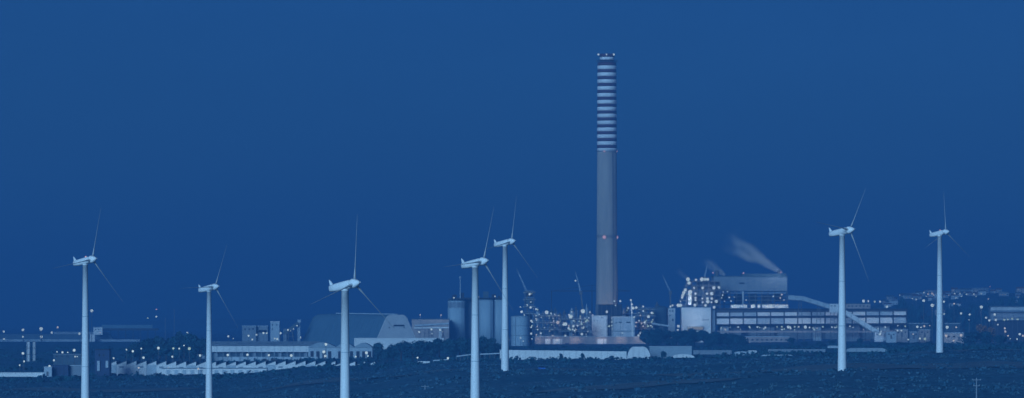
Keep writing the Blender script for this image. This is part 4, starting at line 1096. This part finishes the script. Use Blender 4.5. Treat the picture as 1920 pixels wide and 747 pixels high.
lamps([(1884,616,7,'lamp_warm'),(1885,622,6,'lamp_warm'),(1890,630,4,'lamp_warm'),(1873,635.5,5),(1879,635,5),(1887,635.5,3),(1894,635.5,3),(1907,636,5.5),(1912,627,6.5),(1918,630,6.5,'lamp_warm')], 4200, '%s lamp from the left at the lower right edge of the plant', 'lamps at the lower right')
# yards
for a in ((1662,1680,622,4650,'pale','small pale shed right of the steep conveyor'),(1680,1702,618,4700,'warm','pinkish flat shed at the right end of the long hall'),(1706,1722,622,4600,'grey','grey shed left of the rightmost turbine'),(1724,1744,618,4640,'warm','dull pinkish shed touching the rightmost turbine'),(1808,1830,628,4400,'grey','dim grey shed right of the small lit depot'),(1704,1740,606,5100,'roof','dark low roof behind the sheds left of the rightmost turbine'),(1772,1800,606,5100,'roof','dark low roof behind the small lit depot')):
    x0, x1, y0, dd, w, lab = a
    block('yard_shed', lab, 'building', x0, x1, y0, dd, 12, w, 'pale', windows=[(x0+3, x0+6, y0+4, y0+6.5), (x1-6, x1-3, y0+4, y0+6.5)], doors=[((x0+x1)/2-1.5, (x0+x1)/2+1.5, y0+6)])

# hillside town
houses = []
rng = random.Random(5)
for i in range(40):
    houses.append((rng.uniform(1668, 1930), rng.uniform(6500, 7700)))
houses += [(1733, 7300), (1742, 7250), (1726, 7350), (1750, 7400), (1790, 7350), (1800, 7300), (1812, 7250), (1822, 7300), (1835, 7200), (1845, 7280), (1712, 7300), (1720, 7100)]
houses.sort()
wins_me = {}
for i, (px, D) in enumerate(houses[:52]):
    x = X(px, D); g = G(x, D); w = rng.uniform(8, 15); h = rng.uniform(4, 7.5); d = 9
    first = ORDW[i] if i < len(ORDW) else None
    lab = ('%s small pale house from the left on the hillside town' % ORDW[i]) if i < 26 else ('%s small pale house from the right on the hillside town' % ORDW[len(houses)-1-i])
    T = thing('hillside_house', lab, 'house', (x, D, g), 'houses of the hillside town')
    mb = MB(); mb.box(x-w/2, x+w/2, D, D+d, g-2, g+h); wl = mb.build('wall', rng.choice(['pale','grey','warm','grey','roof']), T)
    mb = MB()
    if rng.random() < .5: mb.box(x-w/2-.4, x+w/2+.4, D-.4, D+d+.4, g+h, g+h+.5)
    else: mb.add([(x-w/2-.5,D-.5,g+h),(x+w/2+.5,D-.5,g+h),(x+w/2+.5,D+d/2,g+h+2.2),(x-w/2-.5,D+d/2,g+h+2.2),(x-w/2-.5,D+d+.5,g+h),(x+w/2+.5,D+d+.5,g+h)], [(0,1,2,3),(3,2,5,4),(0,3,4),(1,5,2),(0,4,5,1)])
    mb.build('roof', rng.choice(['tile','roof','paleroof']), T)
    nw = int(w/3.2)
    for k in range(nw):
        for zz in ([g+1.2] if h < 5.5 else [g+1.2, g+4.2]):
            xx = x-w/2+(k+.5)*w/nw; lit = rng.random() < .3
            mb = MB(); mb.box(xx-.6, xx+.6, D-.08, D+.1, zz, zz+1.4); mb.build('window', 'window_lit' if lit else 'glass', wl)
    mb = MB(); mb.box(x-.5, x+.5, D-.1, D+.1, g, g+2.1); mb.build('door', 'steel', T)
up = []
for i in range(34): up.append((rng.uniform(1660, 1925), rng.uniform(7000, 7500)))
up.sort()
for i, (px, D) in enumerate(up):
    x = X(px, D); g = G(x, D); w = rng.uniform(6, 10); h = rng.uniform(3, 5); d = 8
    T = thing('hillside_cottage', '%s tiny cottage from the left along the crest of the town' % ORDW[i], 'house', (x, D, g), 'cottages along the town crest')
    mb = MB(); mb.box(x-w/2, x+w/2, D, D+d, g-2, g+h); wl = mb.build('wall', rng.choice(['pale','grey','warm','grey']), T)
    mb = MB(); mb.add([(x-w/2-.4,D-.4,g+h),(x+w/2+.4,D-.4,g+h),(x+w/2+.4,D+d/2,g+h+1.6),(x-w/2-.4,D+d/2,g+h+1.6),(x-w/2-.4,D+d+.4,g+h),(x+w/2+.4,D+d+.4,g+h)], [(0,1,2,3),(3,2,5,4),(0,3,4),(1,5,2),(0,4,5,1)]); mb.build('roof', rng.choice(['tile','roof']), T)
    for k in (-.25, .25):
        mb = MB(); mb.box(x+k*w-.5, x+k*w+.5, D-.08, D+.1, g+1.0, g+2.2); mb.build('window', 'window_lit' if rng.random() < .4 else 'glass', wl)
hl = [(1732,549,5),(1740,552,5,'lamp_warm'),(1748,551,5,'lamp_warm'),(1737,556,4),(1751,554,4,'lamp_warm'),(1687,554,4),(1692,562,4,'lamp_warm'),(1711,560,4),(1718,562,4),(1779,554,4,'lamp_warm'),(1790,551,5),(1800,551,3.5),(1812,552,3.5),(1826,552,4),(1830,556,4),(1840,551,3.5),(1853,561,4,'lamp_warm'),(1793,559,4),(1803,556,3.5),(1757,551,4)]
hl.sort()
for i, a in enumerate(hl):
    D = 6900; x = X(a[0], D); 
    # stand each on the slope at the distance where the slope meets that row
    best = 6900
    for dd in range(6300, 7700, 40):
        if Z(a[1], dd) - GP(a[0], dd) < 9: best = dd; break
    lamp_post(a[0], a[1], best, a[2], '%s lamp from the left among the hillside houses' % ORDW[i], 'lamps of the hillside town', a[3] if len(a) > 3 else 'lamp')
T = root('radio_mast', 'thin radio mast with a red lamp on the hillside', 'mast', 1856, 7500)
mb = MB(); mb.beam((X(1856,7500),7500,GP(1856,7500)-1), (X(1856,7500),7500,Z(538,7500)), .5, .5); mb.build('mast', 'steel', T); fixed_lamp(T, 1856, 537.6, 7499, 3, 'lamp_red')

# utility poles in the foreground
for px, ytop, dd, lab in ((1831, 709, 1640, 'thin pale utility pole at the lower right'), (797, 722, 1950, 'faint utility pole at the bottom edge below the tree row')):
    x = X(px, dd); g = G(x, dd); zt = Z(ytop, dd)
    T = thing('utility_pole', lab, 'utility pole', (x, dd, g))
    mb = MB(); mb.tube((x,dd,g-.5), (x,dd,zt), .24, .15, 8); mb.build('pole', 'grey', T)
    for k, (dz, w) in enumerate(((.6, 1.3), (2.4, 1.0))):
        mb = MB(); mb.beam((x-w,dd-.2,zt-dz), (x+w,dd-.2,zt-dz), .14, .16); ca = mb.build('crossarm', 'grey', T)
        for q in (-w*.9, 0, w*.9): mb = MB(); mb.tube((x+q,dd-.2,zt-dz+.05), (x+q,dd-.2,zt-dz+.38), .07, .05, 6); mb.build('insulator', 'pale', ca)

# ------------------------------------------------------------------ trees
def crown_mesh(name, seed, nl, m):
    r = np.random.default_rng(seed)
    lumps = []
    for _ in range(13):
        a = r.uniform(0, 2*np.pi); rad = r.uniform(.1, .62); z = r.uniform(-.55, .6)
        lumps.append((rad*np.cos(a), rad*np.sin(a), z, r.uniform(.28, .46)))
    vv = []; ff = []
    for k in range(nl):
        cx, cy, cz, cr = lumps[r.integers(len(lumps))]
        d = r.normal(size=3); d /= np.linalg.norm(d)
        p = np.array([cx, cy, cz]) + d*cr*r.uniform(.55, 1.05)
        n = d + r.normal(size=3)*.6; n /= np.linalg.norm(n)
        a = np.cross(n, r.normal(size=3)); a /= np.linalg.norm(a); b = np.cross(n, a)
        sz = r.uniform(.05, .12)
        base = len(vv)
        for (ua, ub) in ((-1,-.5),(0,-1),(1,.1),(.2,1),(-.8,.6)):
            vv.append(tuple(p + a*ua*sz + b*ub*sz + n*r.normal()*sz*.25))
        ff.append((base,base+1,base+2)); ff.append((base,base+2,base+3,base+4))
    me = bpy.data.meshes.new(name); me.from_pydata(vv, [], ff); me.materials.append(M[m]); return me
CROWNS = {k: [crown_mesh('crown', s_+i, 1000, k) for i in range(4)] for k, s_ in (('leaf', 20), ('leaf2', 40))}
CROWNS['lamplit_leaf'] = [crown_mesh('crown', 77, 620, 'lamplit_leaf')]
def trunk_mesh(seed):
    r = random.Random(seed); mb = MB()
    mb.tube((0,0,-.1), (0.02,0,.55), .045, .03, 7)
    for k in range(5):
        a = r.uniform(0, 6.28); z = r.uniform(.3, .55); mb.tube((0.01,0,z), (math.cos(a)*.28, math.sin(a)*.28, z+r.uniform(.15,.35)), .02, .008, 5)
    return mb.mesh('trunk', 'bark')
TRUNKS = [trunk_mesh(i) for i in range(3)]
def tree(label, px, ytop, D, wpx, group, kind='leaf', k=0, ybase=None):
    x = X(px, D); g = G(x, D); H = max(Z(ytop, D)-g, 3.0); w = wpx*S(D)/2
    t = thing('tree', label, 'tree', (x, D, g), group)
    inst('trunk', TRUNKS[k % 3], t, (x, D, g), (H, H, H), (0, 0, k*1.3))
    cs = CROWNS[kind]
    inst('crown', cs[k % len(cs)], t, (x, D, g+H*.54), (w*1.05, w*1.05, H*.50), (0, 0, k*2.1))
    return t
def tree_row(pts, label, group, kind='leaf'):
    pts = sorted(pts)
    for i, (px, yt, D, w) in enumerate(pts): tree(label % ORDW[i], px, yt, D, w, group, kind if i % 4 else 'leaf2', i+int(px))
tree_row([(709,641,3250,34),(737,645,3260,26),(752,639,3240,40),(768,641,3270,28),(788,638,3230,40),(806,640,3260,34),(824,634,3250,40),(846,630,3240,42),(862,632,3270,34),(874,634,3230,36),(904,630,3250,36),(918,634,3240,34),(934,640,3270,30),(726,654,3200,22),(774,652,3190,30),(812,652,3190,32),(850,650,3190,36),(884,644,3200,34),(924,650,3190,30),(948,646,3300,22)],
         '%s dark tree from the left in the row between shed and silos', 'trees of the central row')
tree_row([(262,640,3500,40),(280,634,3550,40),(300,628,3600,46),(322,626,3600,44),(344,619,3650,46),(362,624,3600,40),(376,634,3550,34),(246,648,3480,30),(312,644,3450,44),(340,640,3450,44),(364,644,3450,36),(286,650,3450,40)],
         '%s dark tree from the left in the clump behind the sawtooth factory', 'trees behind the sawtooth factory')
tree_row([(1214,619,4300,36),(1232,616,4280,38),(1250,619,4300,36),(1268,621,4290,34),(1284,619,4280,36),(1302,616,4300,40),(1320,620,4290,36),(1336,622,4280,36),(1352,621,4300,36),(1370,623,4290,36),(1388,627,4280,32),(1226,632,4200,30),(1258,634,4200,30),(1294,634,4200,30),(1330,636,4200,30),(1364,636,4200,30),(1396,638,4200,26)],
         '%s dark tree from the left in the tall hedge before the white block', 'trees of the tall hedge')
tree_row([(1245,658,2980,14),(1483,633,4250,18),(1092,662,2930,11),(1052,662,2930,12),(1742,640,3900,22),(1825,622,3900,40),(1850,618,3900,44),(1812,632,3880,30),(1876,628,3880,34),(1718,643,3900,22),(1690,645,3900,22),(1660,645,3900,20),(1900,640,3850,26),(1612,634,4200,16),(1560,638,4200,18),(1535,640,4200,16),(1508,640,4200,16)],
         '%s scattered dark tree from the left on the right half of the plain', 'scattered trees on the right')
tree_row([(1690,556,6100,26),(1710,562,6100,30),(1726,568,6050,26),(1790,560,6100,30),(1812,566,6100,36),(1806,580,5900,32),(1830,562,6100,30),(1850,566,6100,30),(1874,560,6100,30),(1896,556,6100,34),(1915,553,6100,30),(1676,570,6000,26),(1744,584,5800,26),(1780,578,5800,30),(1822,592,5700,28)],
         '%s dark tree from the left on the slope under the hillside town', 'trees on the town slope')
t = tree('lamplit tree with orange light in its leaf colour at the right of the plant', 1842, 607, 4600, 34, None, 'lamplit_leaf', 1)
point_light(t, (X(1846,4590), 4560, Z(609,4590)), 9000, (1.0,.75,.5)); point_light(t, (X(1832,4590), 4570, Z(610,4590)), 5000, (1.0,.75,.5))
tree('smaller lamplit tree with orange light in its leaf colour beside the larger one', 1860, 612, 4600, 20, None, 'lamplit_leaf', 1)

# ------------------------------------------------------------------ scrub (stuff)
def scrub(name, n, dmin, dmax, smin, smax, leaves, m, label, seed, pxr=(-60, 1980), power=1.0):
    r = np.random.default_rng(seed)
    D_ = dmin + (dmax-dmin)*r.random(n)**power
    px = r.uniform(pxr[0], pxr[1], n); x = (px-960)*K*D_
    # clumping
    cl = np.sin(x*.05+D_*.021)+np.sin(x*.017-D_*.034+2)+r.normal(size=n)*.7
    keep = cl > -0.2
    x, D_ = x[keep], D_[keep]; n = len(x)
    z = terrain(x, D_)
    R = smin+(smax-smin)*r.random(n)**2
    idx = np.repeat(np.arange(n), leaves); N = len(idx)
    d = r.normal(size=(N,3)); d /= np.linalg.norm(d, axis=1)[:,None]; d[:,2] = np.abs(d[:,2])
    p = np.stack([x[idx], D_[idx], z[idx]], 1) + d*(R[idx]*r.uniform(.4, 1.0, N))[:,None]*np.array([1.25,1.25,.75])
    nn = d + r.normal(size=(N,3))*.5; nn /= np.linalg.norm(nn, axis=1)[:,None]
    a = np.cross(nn, r.normal(size=(N,3))); a /= np.linalg.norm(a, axis=1)[:,None]; b = np.cross(nn, a)
    sz = (R[idx]*r.uniform(.28, .5, N))[:,None]
    v = np.stack([p - a*sz, p - b*sz*.8, p + a*sz*.9, p + b*sz], 1).reshape(-1,3)
    f = np.arange(N*4).reshape(-1,4)
    me = bpy.data.meshes.new(name); me.vertices.add(N*4); me.vertices.foreach_set('co', v.astype(np.float32).ravel())
    me.loops.add(N*4); me.polygons.add(N); me.loops.foreach_set('vertex_index', f.ravel().astype(np.int32))
    me.polygons.foreach_set('loop_start', np.arange(0, N*4, 4, dtype=np.int32))
    me.update(calc_edges=True); me.materials.append(M[m])
    o = bpy.data.objects.new(name, me); C.objects.link(o)
    return tag(o, label, 'scrub', kind='stuff')
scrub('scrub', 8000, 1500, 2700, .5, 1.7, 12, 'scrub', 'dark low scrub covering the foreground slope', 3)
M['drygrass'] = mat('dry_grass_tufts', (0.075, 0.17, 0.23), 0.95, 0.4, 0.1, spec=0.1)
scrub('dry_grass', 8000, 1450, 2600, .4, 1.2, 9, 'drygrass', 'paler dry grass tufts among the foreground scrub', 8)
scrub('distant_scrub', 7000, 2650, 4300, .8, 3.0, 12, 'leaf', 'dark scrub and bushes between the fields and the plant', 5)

# ------------------------------------------------------------------ haze
hz = MB(); hz.box(-12500, 13000, -500, 41000, -40, 262)
hm = bpy.data.materials.new('haze_air'); hm.use_nodes = True; t = hm.node_tree; t.nodes.clear()
o = t.nodes.new('ShaderNodeOutputMaterial'); pv = t.nodes.new('ShaderNodeVolumePrincipled')
pv.inputs['Color'].default_value = (0.080, 0.252, 0.53, 1)
pv.inputs['Density'].default_value = 0.00021
t.links.new(pv.outputs[0], o.inputs['Volume'])
tag(hz.build('haze', hm), 'thin blue dusk haze over the whole plain', 'haze', kind='stuff')
